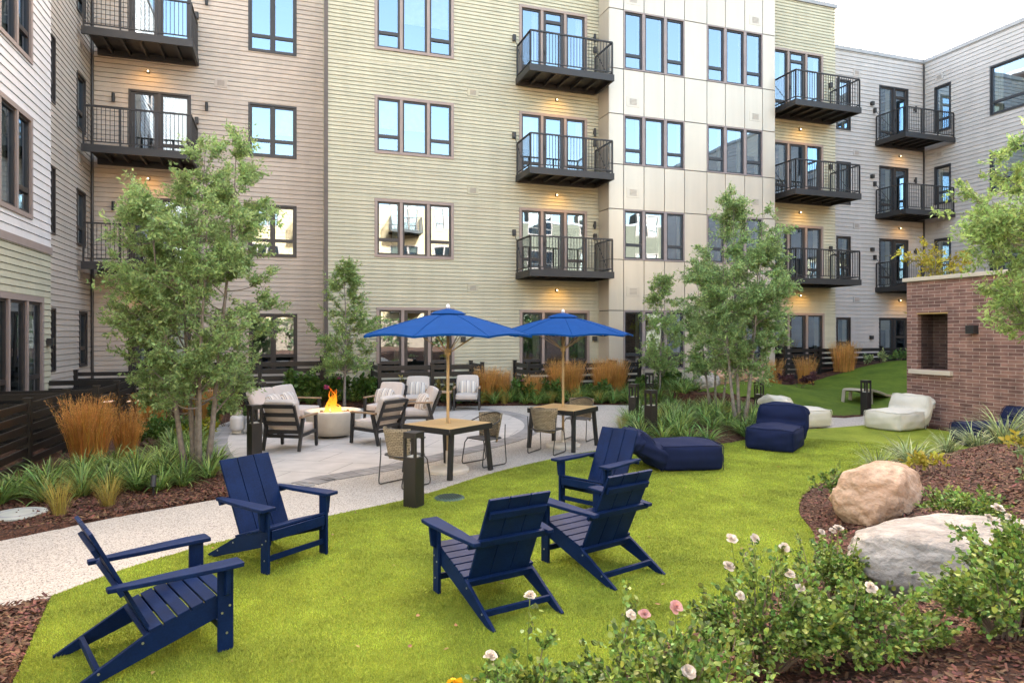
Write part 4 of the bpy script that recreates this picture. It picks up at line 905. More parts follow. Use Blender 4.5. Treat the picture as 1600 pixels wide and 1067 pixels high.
def wovenchair(loc, rz, label):
    t = thing('woven_chair', loc, label, 'chair', rz, 'woven rope chairs at the dining tables'); r = .009
    for s in (-1, 1):
        m = MB(); x = s * .25
        m.tube([(s * .215, .17, .43), (x - s * .01, .22, .36), (x, .27, .06), (x, .262, .022), (x, .24, .011), (x, -.22, .011), (x, -.245, .025), (x, -.25, .06), (s * .27, -.20, .42), (s * .28, -.20, .66)], r, 8); m.build('leg_frame', M_WIRE, t, smooth=True)
    m = MB(); pts = []
    for k in range(17): a = math.radians(-14 + 208 * k / 16); pts.append((.295 * math.cos(a), .06 - .33 * math.sin(a), .68 + .145 * max(0, math.sin(a)) ** 1.2))
    m.tube(pts, .011, 8); m.build('arm_rail', M_WIRE, t, smooth=True)
    m = MB(); pts = []
    for x, y in ((-.21, .20), (.21, .20), (.24, .1), (.235, -.15), (.15, -.22), (-.15, -.22), (-.235, -.15), (-.24, .1), (-.21, .20)): pts.append((x, y, .43))
    m.tube(pts, r, 8); m.build('seat_frame', M_WIRE, t, smooth=True)
    m = MB(); m.prism([(-.21, .2), (.21, .2), (.235, .1), (.23, -.15), (.15, -.215), (-.15, -.215), (-.23, -.15), (-.235, .1)], lambda u, v, w_: (u, v, w_), .424, .438); m.build('seat', M_ROPESEAT, t, bevel=.003)
    vs, fs = [], []; NA, NZ = 18, 8
    for i in range(NZ + 1):
        q = i / NZ
        for k in range(NA + 1):
            a = math.radians(28 + 124 * k / NA); rx = .225 + .07 * q; ry = .25 + .09 * q; vs.append((rx * math.cos(a) * 1.02, .05 - ry * math.sin(a), .40 + (.42) * q - .03 * (1 - q) * abs(math.cos(a))))
    for i in range(NZ):
        for k in range(NA): fs.append((i * (NA + 1) + k, i * (NA + 1) + k + 1, (i + 1) * (NA + 1) + k + 1, (i + 1) * (NA + 1) + k))
    m = MB(); m.add(vs, fs); o = m.build('backrest', M_ROPE, t, smooth=True); so = o.modifiers.new('thick', 'SOLIDIFY'); so.thickness = .022; so.offset = 0
    return t
wovenchair((1.60, 9.46, .004), face(.86, .51), 'woven rope chair nearest the tall bollard, left of the nearer dining table')
wovenchair((3.10, 10.52, .004), face(-.90, -.43), 'woven rope chair on the right side of the nearer dining table')
wovenchair((4.44, 11.14, .004), face(.74, .67), 'woven rope chair with its back to the camera at the farther dining table')
wovenchair((5.62, 12.33, .004), face(-.72, -.69), 'woven rope chair beyond the farther dining table, facing the camera')

# ------------------------------------------------------------------ bollards, covers, spot, pool lounger
def bollard(x, y, label, rz, z=None):
    t = thing('bollard_light', (x, y, gz(x, y) - .02 if z is None else z), label, 'bollard', rz, 'bronze bollard lights'); s = .185; h = s / 2
    m = MB(); m.box((0, 0, .30), (s, s, .62)); m.build('post', M_BOLL, t, bevel=.004)
    for a in (-1, 1):
        for b in (-1, 1): m = MB(); m.box((a * (h - .016), b * (h - .016), .73), (.032, .032, .24)); m.build('upright', M_BOLL, t, bevel=.002)
    m = MB(); m.box((0, 0, .885), (s + .002, s + .002, .07)); m.build('cap', M_BOLL, t, bevel=.004)
    m = MB(); m.box((0, 0, .617), (s - .07, s - .07, .012)); m.build('lens', mat('lens frosted', (.6, .58, .52), .3), t)
    return t
bollard(1.51, 8.22, 'tall bronze bollard light on the lawn edge in front of the nearer dining table', .75, .01)
bollard(-.49, 12.21, 'bronze bollard light behind the front-facing adirondack chair, left of the fire pit chairs', .5)
bollard(6.92, 11.75, 'bronze bollard light in the planting island, the nearest of its three', .3)
bollard(7.84, 14.1, 'bronze bollard light at the far left tip of the planting island', .6)
bollard(10.55, 18.0, 'bronze bollard light standing in the back bed beyond the curving path', .2)
bollard(11.15, 13.75, 'bronze bollard light at the right end of the planting island near the upright navy beanbag', .5)
bollard(14.3, 13.5, 'bronze bollard light at the foot of the turf mound near the brick wall', .2)
bollard(-.55, 17.6, 'bronze bollard light in the bed behind the lounge sofa', .3)
t = thing('drain_cover', (2.02, 8.46, .014), 'round green drain cover set into the lawn', 'cover')
m = MB(); m.lathe([(0, .02), (.17, .02), (.19, .012), (.20, .0)], 32); m.build('lid', mat('cover green', (.05, .09, .06), .5), t)
m = MB()
for k in range(-4, 5): L = math.sqrt(.15 ** 2 - (k * .033) ** 2) if abs(k * .033) < .15 else 0; m.box((k * .033, 0, .0225), (.012, 2 * L, .005)) if L else None
m.build('slots', M_LAMPOFF, t)
t = thing('valve_cover', (-2.95, 9.25, gz(-2.95, 9.25) + .0), 'pale round utility cover lying in the left mulch bed', 'cover')
m = MB(); m.lathe([(0, .03), (.26, .03), (.29, .02), (.30, -.02)], 32); m.build('lid', mat('cover pale', (.42, .43, .38), .7), t)
m = MB(); m.lathe([(.18, .0312), (.2, .034), (.22, .0312)], 32); m.build('ridge', M_ROOF, t)
t = thing('garden_spotlight', (-1.62, 9.75, gz(-1.62, 9.75)), 'small black garden spotlight at the edge of the left bed', 'lamp')
m = MB(); m.tube([(0, 0, 0), (0, 0, .16)], .012, 8); m.build('stake', M_LAMPOFF, t); m = MB(); m.tube([(0, -.02, .12), (0, .03, .26)], .035, 14); m.build('lamp_head', M_LAMPOFF, t)
zl = float(mound_z(np.array(16.3), np.array(15.3)))
t = thing('lounge_bench', (16.3, 15.4, zl), 'low tan moulded lounger on arched legs on the turf mound', 'lounger', .45)
M_RESIN = mat('resin tan', (.33, .27, .19), .55)
pr_ = [(-1.0, .38), (-.85, .42), (-.4, .40), (.3, .30), (.95, .17), (1.5, .12), (1.5, .05), (.95, .09), (.3, .22), (-.4, .33), (-.85, .36), (-.93, .34)]
m = MB(); m.prism(pr_, lambda u, v, w_: (u, w_, v), -.32, .32); m.build('seat_shell', M_RESIN, t, bevel=.01)
for xx in (-.98, -.42):
    for s in (-1, 1): m = MB(); m.beam((xx * 1.06, s * .29, -.06), (xx * .99, s * .27, .37), .05, .09, up=(0, 1, 0)); m.build('leg', M_RESIN, t, bevel=.008)

# ------------------------------------------------------------------ boulders
def rockmat(name, c1, c2, band):
    m = bpy.data.materials.new(name); n, l, p = nodes_of(m); tc = n.new('ShaderNodeTexCoord'); no = n.new('ShaderNodeTexNoise'); no.inputs['Scale'].default_value = 2.2; no.inputs['Detail'].default_value = 10; no.inputs['Roughness'].default_value = .7; no.inputs['Distortion'].default_value = 1
    mp = n.new('ShaderNodeMapping'); mp.inputs['Scale'].default_value = (1, 1, band); mp.inputs['Rotation'].default_value = (.5, .3, 0); l.new(tc.outputs['Object'], mp.inputs[0]); l.new(mp.outputs[0], no.inputs['Vector'])
    rp = n.new('ShaderNodeValToRGB'); rp.color_ramp.elements[0].position = .32; rp.color_ramp.elements[1].position = .66; rp.color_ramp.elements[0].color = c1 + (1,); rp.color_ramp.elements[1].color = c2 + (1,); l.new(no.outputs['Fac'], rp.inputs[0]); l.new(rp.outputs[0], p.inputs['Base Color']); p.inputs['Roughness'].default_value = .85
    n2 = n.new('ShaderNodeTexNoise'); n2.inputs['Scale'].default_value = 14; n2.inputs['Detail'].default_value = 10; l.new(tc.outputs['Object'], n2.inputs['Vector']); bp = n.new('ShaderNodeBump'); bp.inputs['Strength'].default_value = .9; bp.inputs['Distance'].default_value = .05; l.new(n2.outputs['Fac'], bp.inputs['Height']); l.new(bp.outputs[0], p.inputs['Normal']); return m
def boulder(loc, d, m, label, seed, rz=0, group='landscape boulders'):
    from mathutils import noise
    bm = bmesh.new(); bmesh.ops.create_icosphere(bm, subdivisions=6, radius=1); off = Vector((seed * 3.7, seed * 1.3, 0)); rr = random.Random(seed)
    pl = [(Vector((rr.gauss(0, 1), rr.gauss(0, 1), rr.gauss(.2, .7))).normalized(), rr.uniform(*((.68, .9) if d[2] > .8 else (.82, .97)))) for _ in range(9)]
    for v in bm.verts:
        p = v.co.copy()
        for nv, h in pl:
            q = p.dot(nv)
            if q > h: p -= nv * (q - h) * .8
        p *= 1 + .12 * noise.noise(v.co * 1.6 + off) + .04 * noise.noise(v.co * 5 + off) + .014 * noise.noise(v.co * 14 + off) - .045 * max(0, .25 - abs(noise.noise(v.co * 2.3 + off * 2))) ** 1 + .006 * noise.noise(v.co * 40 + off)
        v.co = Vector((p.x * d[0] / 2, p.y * d[1] / 2, p.z * d[2] / 2))
    me = bpy.data.meshes.new('boulder'); bm.to_mesh(me); bm.free(); me.materials.append(m); me.polygons.foreach_set('use_smooth', [True] * len(me.polygons)); o = bpy.data.objects.new('boulder', me); C.objects.link(o); o.location = loc; o.rotation_euler = (0, 0, rz)
    return tag(o, label, 'boulder', group)
RK1 = rockmat('sandstone', (.30, .165, .085), (.54, .38, .265), 2.5); RK2 = rockmat('pale granite', (.19, .165, .14), (.43, .385, .335), 4)
boulder((6.25, 5.72, gz(6.25, 5.72) + .06), (1.22, 1.0, .92), RK1, 'large tan sandstone boulder on the mulch slope behind the paler grey one', 3, .4)
boulder((5.0, 3.62, gz(5.0, 3.62) - .05), (2.05, 1.2, .78), RK2, 'large low pale grey boulder in front of the tan one, half behind rose leaves', 5, -.6)
for x, y, dd, mm, lb, sd_ in ((12.15, 17.35, (.9, .7, .75), RK2, 'grey boulder at the left of the small rock group behind the far path', 7), (12.75, 17.45, (1.1, .8, 1.0), RK1, 'tan boulder in the middle of the small rock group behind the far path', 8), (13.5, 17.0, (.9, .8, .8), RK1, 'tan boulder at the right end of the small rock group behind the far path', 9), (13.1, 18.2, (1.0, .8, 1.2), RK1, 'rear tan boulder rising above the small rock group behind the far path', 10)):
    boulder((x, y, gz(x, y) + .12), dd, mm, lb, sd_)
# ------------------------------------------------------------------ planting
RNG = np.random.default_rng(5)
def norm(a): return a / (np.linalg.norm(a, axis=-1, keepdims=True) + 1e-9)
def leaves(P, D, L, Wd, fold=.25, rng=RNG, up=.5, rnd=False):
    "kite-shaped leaves at P pointing along D: (n,3) arrays, L and Wd (n,)"
    n = len(P); D = norm(D); r = norm(rng.normal(size=(n, 3)) + np.array([0, 0, up])); Sd = norm(np.cross(D, r)); Nn = np.cross(Sd, D); L = L[:, None]; Wd = Wd[:, None]
    if rnd:
        V = np.stack([P, P + D * L * .28 + Sd * Wd * .46 + Nn * Wd * fold * .5, P + D * L * .68 + Sd * Wd * .42 + Nn * Wd * fold * .5, P + D * L, P + D * L * .68 - Sd * Wd * .42 + Nn * Wd * fold * .5, P + D * L * .28 - Sd * Wd * .46 + Nn * Wd * fold * .5], 1).reshape(-1, 3); i = np.arange(n)[:, None] * 6
        return V, np.concatenate([np.concatenate([i, i + 1, i + 2, i + 3], 1), np.concatenate([i, i + 3, i + 4, i + 5], 1)])
    V = np.stack([P, P + D * L * .45 + Sd * Wd * .5 + Nn * Wd * fold * .5, P + D * L, P + D * L * .45 - Sd * Wd * .5 + Nn * Wd * fold * .5], 1).reshape(-1, 3)
    i = np.arange(n)[:, None] * 4; return V, np.concatenate([i, i + 1, i + 2, i + 3], 1)
def blades(B, az, lean, L, Wd, droop, seg=4, rng=RNG):
    "arching strap blades: base points B (n,3), direction az, initial lean from vertical, droop added along the length"
    n = len(B); Vs = []; p = B.copy(); th = lean.copy(); st = L / seg; sx = np.stack([-np.sin(az), np.cos(az), np.zeros(n)], -1)
    tw = rng.uniform(-.5, .5, n); sx = norm(sx + tw[:, None] * np.stack([np.cos(az), np.sin(az), np.zeros(n)], -1))
    for k in range(seg + 1):
        wk = Wd * (1 - (k / seg) ** 2.2) * (.55 + .45 * min(1, k * 1.6 / seg)) + .0006
        Vs += [p - sx * wk[:, None] / 2, p + sx * wk[:, None] / 2]
        d = np.stack([np.cos(az) * np.sin(th), np.sin(az) * np.sin(th), np.cos(th)], -1); p = p + d * st[:, None]; th = th + droop / seg
    V = np.stack(Vs, 1).reshape(-1, 3); k = 2 * (seg + 1); i = np.arange(n)[:, None] * k
    F = np.concatenate([np.concatenate([i + 2 * j, i + 2 * j + 1, i + 2 * j + 3, i + 2 * j + 2], 1) for j in range(seg)], 0); return V, F
M_LEAF = leafmat('tree leaf', (.285, .405, .16), .4, .5)
M_LEAF2 = leafmat('tree leaf bright', (.315, .44, .15), .4, .5)
M_LIR = leafmat('liriope leaf', (.19, .29, .075), .7, .3, .35)
M_LIRV = leafmat('liriope striped', (.27, .33, .14), .6, .25, .4)
M_GOLD = leafmat('golden grass', (.56, .29, .075), .4, .3, .7)
M_GOLD2 = leafmat('golden plume', (.62, .36, .13), .35, .35, .8)
M_STIPA = leafmat('straw grass', (.40, .33, .08), .4, .3, .7)
M_SHRUB = leafmat('shrub leaf', (.09, .165, .035), .45, .25, .4)
M_ROSEL = leafmat('rose leaf', (.17, .245, .05), .75, .22, .42)
M_YELL = leafmat('yellow leaf', (.38, .33, .04), .4, .35)
M_BURG = leafmat('burgundy leaf', (.09, .035, .04), .4, .2)

def tree(loc, label, stems, H, z0, cr, nl, seed, ml=M_LEAF, lsz=.055, shape=0, nlimb=22, r0=.05, group=None):
    rng = np.random.default_rng(seed); rr = random.Random(seed); t = thing('tree', loc, label, 'tree', group=group); limbs = []; twigs = []
    tops = []
    for si, (bx, by, lx, ly, hh) in enumerate(stems):
        pts = []; wob = rr.uniform(0, 6)
        for k in range(9):
            q = k / 8; z = -.06 + (H * hh) * q; e = q ** .8
            pts.append(Vector((bx + lx * e + .05 * math.sin(wob + q * 5) * q, by + ly * e + .05 * math.cos(wob + q * 4) * q, z)))
        rad = [r0 * (1 - .92 * (k / 8) ** .8) * (1.25 if k == 0 else 1) for k in range(9)]
        m = MB(); m.tube(pts, rad, 9); m.build('trunk', M_BARK, t, smooth=True)
        for j in range(nlimb):
            q = rr.uniform(max(.05, z0 / (H * hh) * .8), .99); f = q * 8; i = min(7, int(f)); p = pts[i].lerp(pts[i + 1], f - i); tz = (p.z - z0) / (H - z0); tz = min(max(tz, 0), 1)
            Rz = cr * (((1 - tz) ** .65) * min(1, .55 + tz * 2.2) if shape == 0 else math.sin(math.pi * min(1, tz * .82 + .16)) ** .7)
            az = rr.uniform(0, 2 * math.pi) if len(stems) == 1 else math.atan2(ly, lx) + rr.gauss(0, 1.5)
            reach = max(.18, Rz * rr.uniform(.55, 1.12) - math.hypot(p.x, p.y) * .35); rise = rr.uniform(.15, .8)
            L = []; nk = 6
            for k in range(nk + 1): s_ = k / nk; L.append(p + Vector((math.cos(az + .3 * s_) * reach * s_, math.sin(az + .3 * s_) * reach * s_, reach * rise * s_ + .12 * math.sin(s_ * 3 + j))))
            limbs.append((L, max(.004, rad[i] * .42)))
            for k in range(int(7 + reach * 7)):
                s_ = rr.uniform(.22, 1) ** .8 * nk; a = min(nk - 1, int(s_)); o = L[a].lerp(L[a + 1], s_ - a); dv = Vector((math.cos(az + rr.gauss(0, 1.1)), math.sin(az + rr.gauss(0, 1.1)), rr.gauss(.35, .55))).normalized(); twigs.append((o, o + dv * rr.uniform(.12, .34)))
    m = MB()
    for L, r in limbs: m.tube(L, r, 5, .003)
    A = np.array([a for a, b in twigs]); Bq = np.array([b for a, b in twigs])
    # thin twigs as three-sided sticks
    d = norm(Bq - A); s1 = norm(np.cross(d, [0.3, .2, .9])); s2 = np.cross(d, s1); r = .0035
    ring = [s1, -.5 * s1 + .87 * s2, -.5 * s1 - .87 * s2]; V = np.stack([A + q * r for q in ring] + [Bq + q * r * .4 for q in ring], 1).reshape(-1, 3); i = np.arange(len(A))[:, None] * 6
    F = np.concatenate([np.concatenate([i + k, i + (k + 1) % 3, i + 3 + (k + 1) % 3, i + 3 + k], 1) for k in range(3)]); VT, FT = V, F
    wt = np.exp(rng.normal(0, .55, len(A))); wt /= wt.sum(); ix = rng.choice(len(A), nl, p=wt); s_ = rng.uniform(.1, 1.12, nl)[:, None]; P = A[ix] + (Bq - A)[ix] * s_ + rng.normal(0, .022, (nl, 3))
    D = d[ix] * .7 + rng.normal(0, .75, (nl, 3)) + np.array([0, 0, -.1]); L = lsz * rng.uniform(.4, 1.5, nl); V, F = leaves(P, D, L, L * rng.uniform(.3, .55, nl), rng=rng)
    VL = np.array(m.v); FL = np.array([f for f in m.f if len(f) == 4]); n1, n2 = len(VL), len(VT)
    cr_ = npobj('crown', np.concatenate([VL, VT, V]), np.concatenate([FL, FT + n1, F + n1 + n2]), M_BARK, t); cr_.data.materials.append(M_TWIG); cr_.data.materials.append(ml)
    cr_.data.polygons.foreach_set('material_index', np.concatenate([np.zeros(len(FL)), np.ones(len(FT)), np.full(len(F), 2)]).astype(np.int32)); return t
tree((-1.28, 11.02, gz(-1.28, 11.02)), 'large multi-stemmed tree with feathery grey green crown at the left of the courtyard',
     [(-.10, 0, -.5, .1, .82), (.02, .04, .05, .25, .98), (.16, 0, .42, -.05, 1.0), (.06, -.05, .12, -.5, .75), (0, .06, -.25, .5, .86)], 5.25, 1.25, 1.32, 82000, 21, lsz=.056, nlimb=36)
tree((1.55, 18.9, gz(1.55, 18.9)), 'slim young tree with a light green crown standing behind the fire pit', [(0, 0, .03, 0, 1.0)], 4.0, 1.15, 1.15, 21000, 22, M_LEAF2, .062, nlimb=60, r0=.045)
tree((11.0, 18.15, gz(11.0, 18.15)), 'slim young tree before the cream panel bay, left of the big multi-stem one', [(0, 0, .05, 0, 1.0)], 3.75, .95, 1.0, 17000, 23, M_LEAF2, .062, nlimb=56, r0=.04)
tree((9.38, 12.2, gz(9.38, 12.2)), 'tall multi-stemmed tree with dense fine crown in the planting island beside the upright navy beanbag',
     [(-.08, 0, -.35, .1, .8), (.02, .04, .0, .2, 1.0), (.14, 0, .45, .0, .92), (.06, -.05, .25, -.35, .78)], 5.1, 1.2, 1.08, 62000, 24, lsz=.058, nlimb=40, r0=.045)
tree((10.0, 13.9, gz(10.0, 13.9)), 'smaller multi-stemmed tree at the back of the planting island, behind the taller one',
     [(-.14, 0, -.4, .0, .9), (.02, .04, .0, .1, 1.0), (.16, 0, .35, .0, .92)], 3.9, 1.2, 1.0, 30000, 25, lsz=.06, nlimb=26, r0=.036)
tree((9.75, 6.25, gz(9.75, 6.25)), 'leafy tree leaning in at the right edge, its branches hanging over the brick wall', [(0, 0, -.2, .1, 1.0), (.1, .1, .3, .4, .9)], 4.1, 1.95, 1.0, 24000, 26, M_LEAF2, .06, shape=1, nlimb=30)
tree((15.6, 12.6, 0), 'yellowing shrub tree peeping over the top of the brick wall', [(0, 0, .0, .0, 1.0), (.1, .1, .3, .2, .95)], 4.3, 2.7, .9, 3000, 27, M_YELL, .10, shape=1, nlimb=16, r0=.03)

# strappy liriope clumps
def clump_mesh(name, n, Lr, wd, m, seed, lean=(.1, .9), droop=(.7, 1.7), rad=.07):
    rng = np.random.default_rng(seed); az = rng.uniform(0, 2 * np.pi, n); rb = rad * np.sqrt(rng.random(n)); B_ = np.stack([np.cos(az + rng.normal(0, .6, n)) * rb, np.sin(az + rng.normal(0, .6, n)) * rb, np.full(n, -.02)], -1)
    V, F = blades(B_, az, rng.uniform(*lean, n), rng.uniform(*Lr, n), wd * rng.uniform(.7, 1.3, n), rng.uniform(*droop, n), 5, rng); o = npobj(name, V, F, m); me = o.data; bpy.data.objects.remove(o); return me
LIR = [clump_mesh('liriope', 95, (.34, .66), .025, M_LIR, s) for s in range(4)]; LIRV = [clump_mesh('liriope_striped', 140, (.30, .58), .015, M_LIRV, s) for s in (11, 12)]
STI = [clump_mesh('straw_grass', 150, (.25, .48), .005, M_STIPA, s, (.02, .45), (.2, 1.0), .06) for s in (21, 22)]
def put(name, mesh, x, y, label, cat, group, sc=1, z=None):
    o = bpy.data.objects.new(name, mesh); C.objects.link(o); o.location = (x, y, gz(x, y) if z is None else z); o.rotation_euler = (0, 0, R.uniform(0, 6.28)); o.scale = (sc * R.uniform(.85, 1.15), sc * R.uniform(.85, 1.15), sc * R.uniform(.85, 1.15)); return tag(o, label, cat, group, 'thing')
def scatter(poly, n, dmin, avoid=(), tries=6000, seed=1):
    rr = random.Random(seed); P = np.array(poly); lo, hi = P.min(0), P.max(0); out = []
    for _ in range(tries):
        if len(out) >= n: break
        x, y = rr.uniform(lo[0], hi[0]), rr.uniform(lo[1], hi[1])
        if not inside(np.array([x]), np.array([y]), P)[0]: continue
        if any((x - a) ** 2 + (y - b) ** 2 < dmin * dmin for a, b in out) or any((x - a) ** 2 + (y - b) ** 2 < r * r for a, b, r in avoid): continue
        if (dist(np.array([x]), np.array([y]), CONC)[0] < .12) or (inside(np.array([x]), np.array([y]), CONC)[0] and not inside(np.array([x]), np.array([y]), ISLAND)[0]) or inside(np.array([x]), np.array([y]), PATIO)[0]: continue
        out.append((x, y))
    return out
LEFTBED = [(-3.45, 9.75), (-2.6, 9.85), (-1.75, 10.0), (-.95, 10.35), (-.95, 11.6), (-1.45, 13.2), (-1.75, 15.5), (-2.2, 15.6), (-1.9, 12.6), (-2.4, 12.0), (-3.4, 11.2)]
for i, (x, y) in enumerate(scatter(LEFTBED, 50, .30, [(-1.28, 11.02, .2), (-2.95, 9.25, .42), (-1.62, 9.75, .2), (-2.35, 9.35, .2)], seed=2)):
    put('liriope_clump', LIR[i % 4], x, y, 'strappy green clump in the left mulch bed between the black fence and the path', 'plant', 'liriope clumps in the left bed', .86)
for i, (x, y) in enumerate(scatter([tuple(p) for p in ISLAND], 58, .30, [(9.38, 12.2, .2), (6.92, 11.75, .22), (7.84, 14.1, .2), (11.15, 13.75, .2), (10.0, 13.9, .2)], seed=3)):
    put('liriope_clump', LIR[i % 4], x, y, 'strappy green clump in the planting island between the lawn and the far path', 'plant', 'liriope clumps in the island')
BACK = [(-.9, 19.2), (0, 19.75), (2, 19.6), (4, 19.45), (6.3, 18.85), (9.2, 18.2), (11.2, 17.0), (12.2, 17.4), (11.5, 18.6), (10, 19.3), (6, 20.0), (2, 20.1), (-.8, 20.0)]
for i, (x, y) in enumerate(scatter(BACK, 84, .30, [(1.55, 18.9, .2)], seed=4)):
    put('liriope_clump', LIR[i % 4], x, y, 'strappy green clump in the long back bed along the foot of the main building', 'plant', 'liriope clumps in the back bed', 1.1)
for i, (x, y, s) in enumerate([(9.0, 7.75, 1.0), (8.55, 7.25, 1.15), (9.6, 7.55, .95), (10.4, 7.7, 1.1), (9.6, 6.7, 1.2), (10.9, 7.0, 1.1), (11.6, 7.6, 1.0), (8.0, 7.35, .9), (11.3, 6.2, 1.1), (10.1, 6.0, 1.0), (12.2, 6.9, 1.0)]):
    put('liriope_clump', LIRV[i % 2], x, y, 'pale striped strappy clump on the mulch slope behind the tan boulder', 'plant', 'striped clumps on the slope', s * 1.05)
for x, y, lb in ((-2.48, 9.05, 'yellow straw grass tuft beside the pale utility cover in the left bed'), (-2.05, 9.35, 'yellow straw grass tuft near the path edge, right of the utility cover'), (-3.25, 8.9, 'yellow straw grass tuft cut by the left edge of the photo')):
    put('straw_grass', STI[0], x, y, lb, 'grass tuft', 'straw grass tufts', 1.1)
for i, (x, y) in enumerate(((3.1, 19.5), (4.6, 19.35), (5.5, 19.05), (6.2, 18.95), (7.6, 18.7), (8.3, 18.5), (9.0, 18.35), (10.4, 17.75))):
    put('straw_grass', STI[i % 2], x, y, 'yellow straw grass tuft along the front edge of the back bed', 'grass tuft', 'straw grass tufts in the back bed', 1.15)
for i, (x, y) in enumerate(((7.0, 13.1), (7.6, 12.6), (9.6, 13.0), (8.2, 13.9), (10.6, 13.2))):
    put('straw_grass', STI[i % 2], x, y, 'yellow straw grass tuft among the green clumps of the planting island', 'grass tuft', 'straw grass tufts in the island', 1.05)

# tall feather reed grasses
def reed(x, y, h, rad, n, label, seed, group='tall golden feather grasses'):
    rng = np.random.default_rng(seed); t = thing('feather_grass', (x, y, gz(x, y) - .02), label, 'ornamental grass', group=group); t['kind'] = 'thing'; az = rng.uniform(0, 6.283, n); rb = rad * .55 * np.sqrt(rng.random(n)); B_ = np.stack([np.cos(az) * rb, np.sin(az) * rb, np.zeros(n)], -1)
    L = h * rng.uniform(.55, 1.05, n); V, F = blades(B_, az + rng.normal(0, .5, n), rng.uniform(.0, .28, n) * (rb / rad * 1.6), L, .0065 * (1 + max(0, y - 12) * .06) * rng.uniform(.6, 1.3, n), rng.uniform(0, .55, n), 4, rng); npobj('stalks', V, F, M_GOLD, t)
    k = n // 2; ix = rng.choice(n, k); V4 = V.reshape(n, -1, 3); tip = V4[ix, -1]; pre = V4[ix, -3]; m_ = 9; s_ = rng.uniform(0, 1, (k, m_)); P = tip[:, None] * (1 - s_[..., None]) + pre[:, None] * s_[..., None]; D = (tip - pre)[:, None] + rng.normal(0, .06, (k, m_, 3)); P = P.reshape(-1, 3); D = D.reshape(-1, 3)
    q = rng.uniform(.02, .05, len(P)); V, F = leaves(P + rng.normal(0, .006, P.shape), D, q, q * .2, rng=rng); npobj('plumes', V, F, M_GOLD2, t); return t
reed(-2.98, 12.35, 1.12, .42, 1300, 'biggest golden feather grass, in front of the nearest black fence', 1); reed(-2.55, 12.9, .85, .28, 500, 'golden feather grass just right of the biggest one by the fence', 2)
reed(-2.75, 16.2, .85, .45, 600, 'golden feather grass farther back against the middle black fence on the left', 3); reed(-1.7, 17.6, .85, .5, 600, 'golden feather grass behind the large left tree stems', 4); reed(-2.2, 18.9, .9, .5, 500, 'golden feather grass in front of the rose beige block, behind the left tree', 5)
for i, (x, y, hh, n) in enumerate(((5.75, 19.75, .95, 380), (6.25, 19.85, .85, 300), (7.15, 19.5, .75, 260), (8.15, 19.75, 1.1, 420), (8.6, 19.8, 1.05, 420), (9.6, 19.6, 1.15, 420), (10.05, 19.65, 1.1, 420))):
    reed(x, y - .38, hh * 1.12, .42, n * 3, 'tan feather grass in the row between the back bed and the fence under the umbrellas', 10 + i, 'feather grasses in the back row')
reed(17.3, 18.9, 1.0, .45, 420, 'tan feather grass left of the dense clump on the turf mound', 30); reed(19.6, 19.5, 1.15, .62, 800, 'dense tan feather grass clump at the top of the turf mound', 31); reed(15.9, 18.9, .95, .5, 400, 'tan feather grass behind the tan boulders at the far bed', 32)

# leafy shrubs
def shrub(x, y, rad, h, n, label, m=M_SHRUB, lsz=.07, seed=1, nm='shrub', blooms=(), z=None, ratio=.5, group=None, bloom_m=None, br=.05, tall=0):
    rng = np.random.default_rng(seed); rr = random.Random(seed); t = thing(nm, (x, y, gz(x, y) if z is None else z), label, 'shrub', group=group); st = MB(); tips = []
    ns = max(7, min(60, int(n / 130)))
    for k in range(ns):
        a = rr.uniform(0, 6.283); q = math.sqrt(rr.random()); e = Vector((math.cos(a) * rad * q, math.sin(a) * rad * q, h * rr.uniform(.55, 1.05) * (1.15 - .45 * q) + (tall if rr.random() < .2 else 0))); b = Vector((math.cos(a) * rad * .2 * q, math.sin(a) * rad * .2 * q, -.02)); mid = b.lerp(e, .5) + Vector((rr.gauss(0, .05), rr.gauss(0, .05), .04)) * rad / .4
        st.tube([b, mid, e], .006, 5, .002); tips.append((b, mid, e))
    st.build('stems', M_TWIG, t)
    ntw = max(20, n // 16); T = np.array([[list(b), list(mm), list(e)] for b, mm, e in tips]); it = rng.integers(0, ns, ntw); q_ = rng.uniform(.25, 1.0, ntw)[:, None] ** .7
    A = np.where(q_ < .5, T[it, 0] + (T[it, 1] - T[it, 0]) * q_ * 2, T[it, 1] + (T[it, 2] - T[it, 1]) * (q_ * 2 - 1)); dv = norm(norm(A * np.array([1, 1, .3]) + 1e-3) * .8 + rng.normal(0, .7, (ntw, 3)) + np.array([0, 0, .45])); tl_ = (rad * rng.uniform(.15, .42, ntw))[:, None]; E_ = A + dv * tl_
    ix = rng.integers(0, ntw, n); P = A[ix] + (E_ - A)[ix] * rng.uniform(.15, 1.08, n)[:, None] + rng.normal(0, 1, (n, 3)) * lsz * .28
    P[:, 2] = np.maximum(P[:, 2], .01); D = norm(P - np.array([0, 0, h * .35])) * .6 + dv[ix] * .5 + rng.normal(0, .6, (n, 3)); L = lsz * rng.uniform(.6, 1.3, n); V, F = leaves(P, D, L, L * ratio * rng.uniform(.8, 1.3, n), .25, rng, up=1.2, rnd=True); npobj('leaves', V, F, m, t)
    for bx, by, bz in blooms: bloom(t, (bx, by, bz), br * rr.uniform(.8, 1.15), bloom_m or M_PETAL, rr)
    return t
M_PETAL = leafmat('petal cream', (.72, .62, .52), .12, .25, .6); M_PINKP = leafmat('petal pink', (.68, .36, .33), .12, .25, .6); M_MAG = leafmat('petal magenta', (.55, .12, .3), .2, .25); M_LILY = leafmat('petal yellow', (.80, .42, .02), .1, .25, .5)
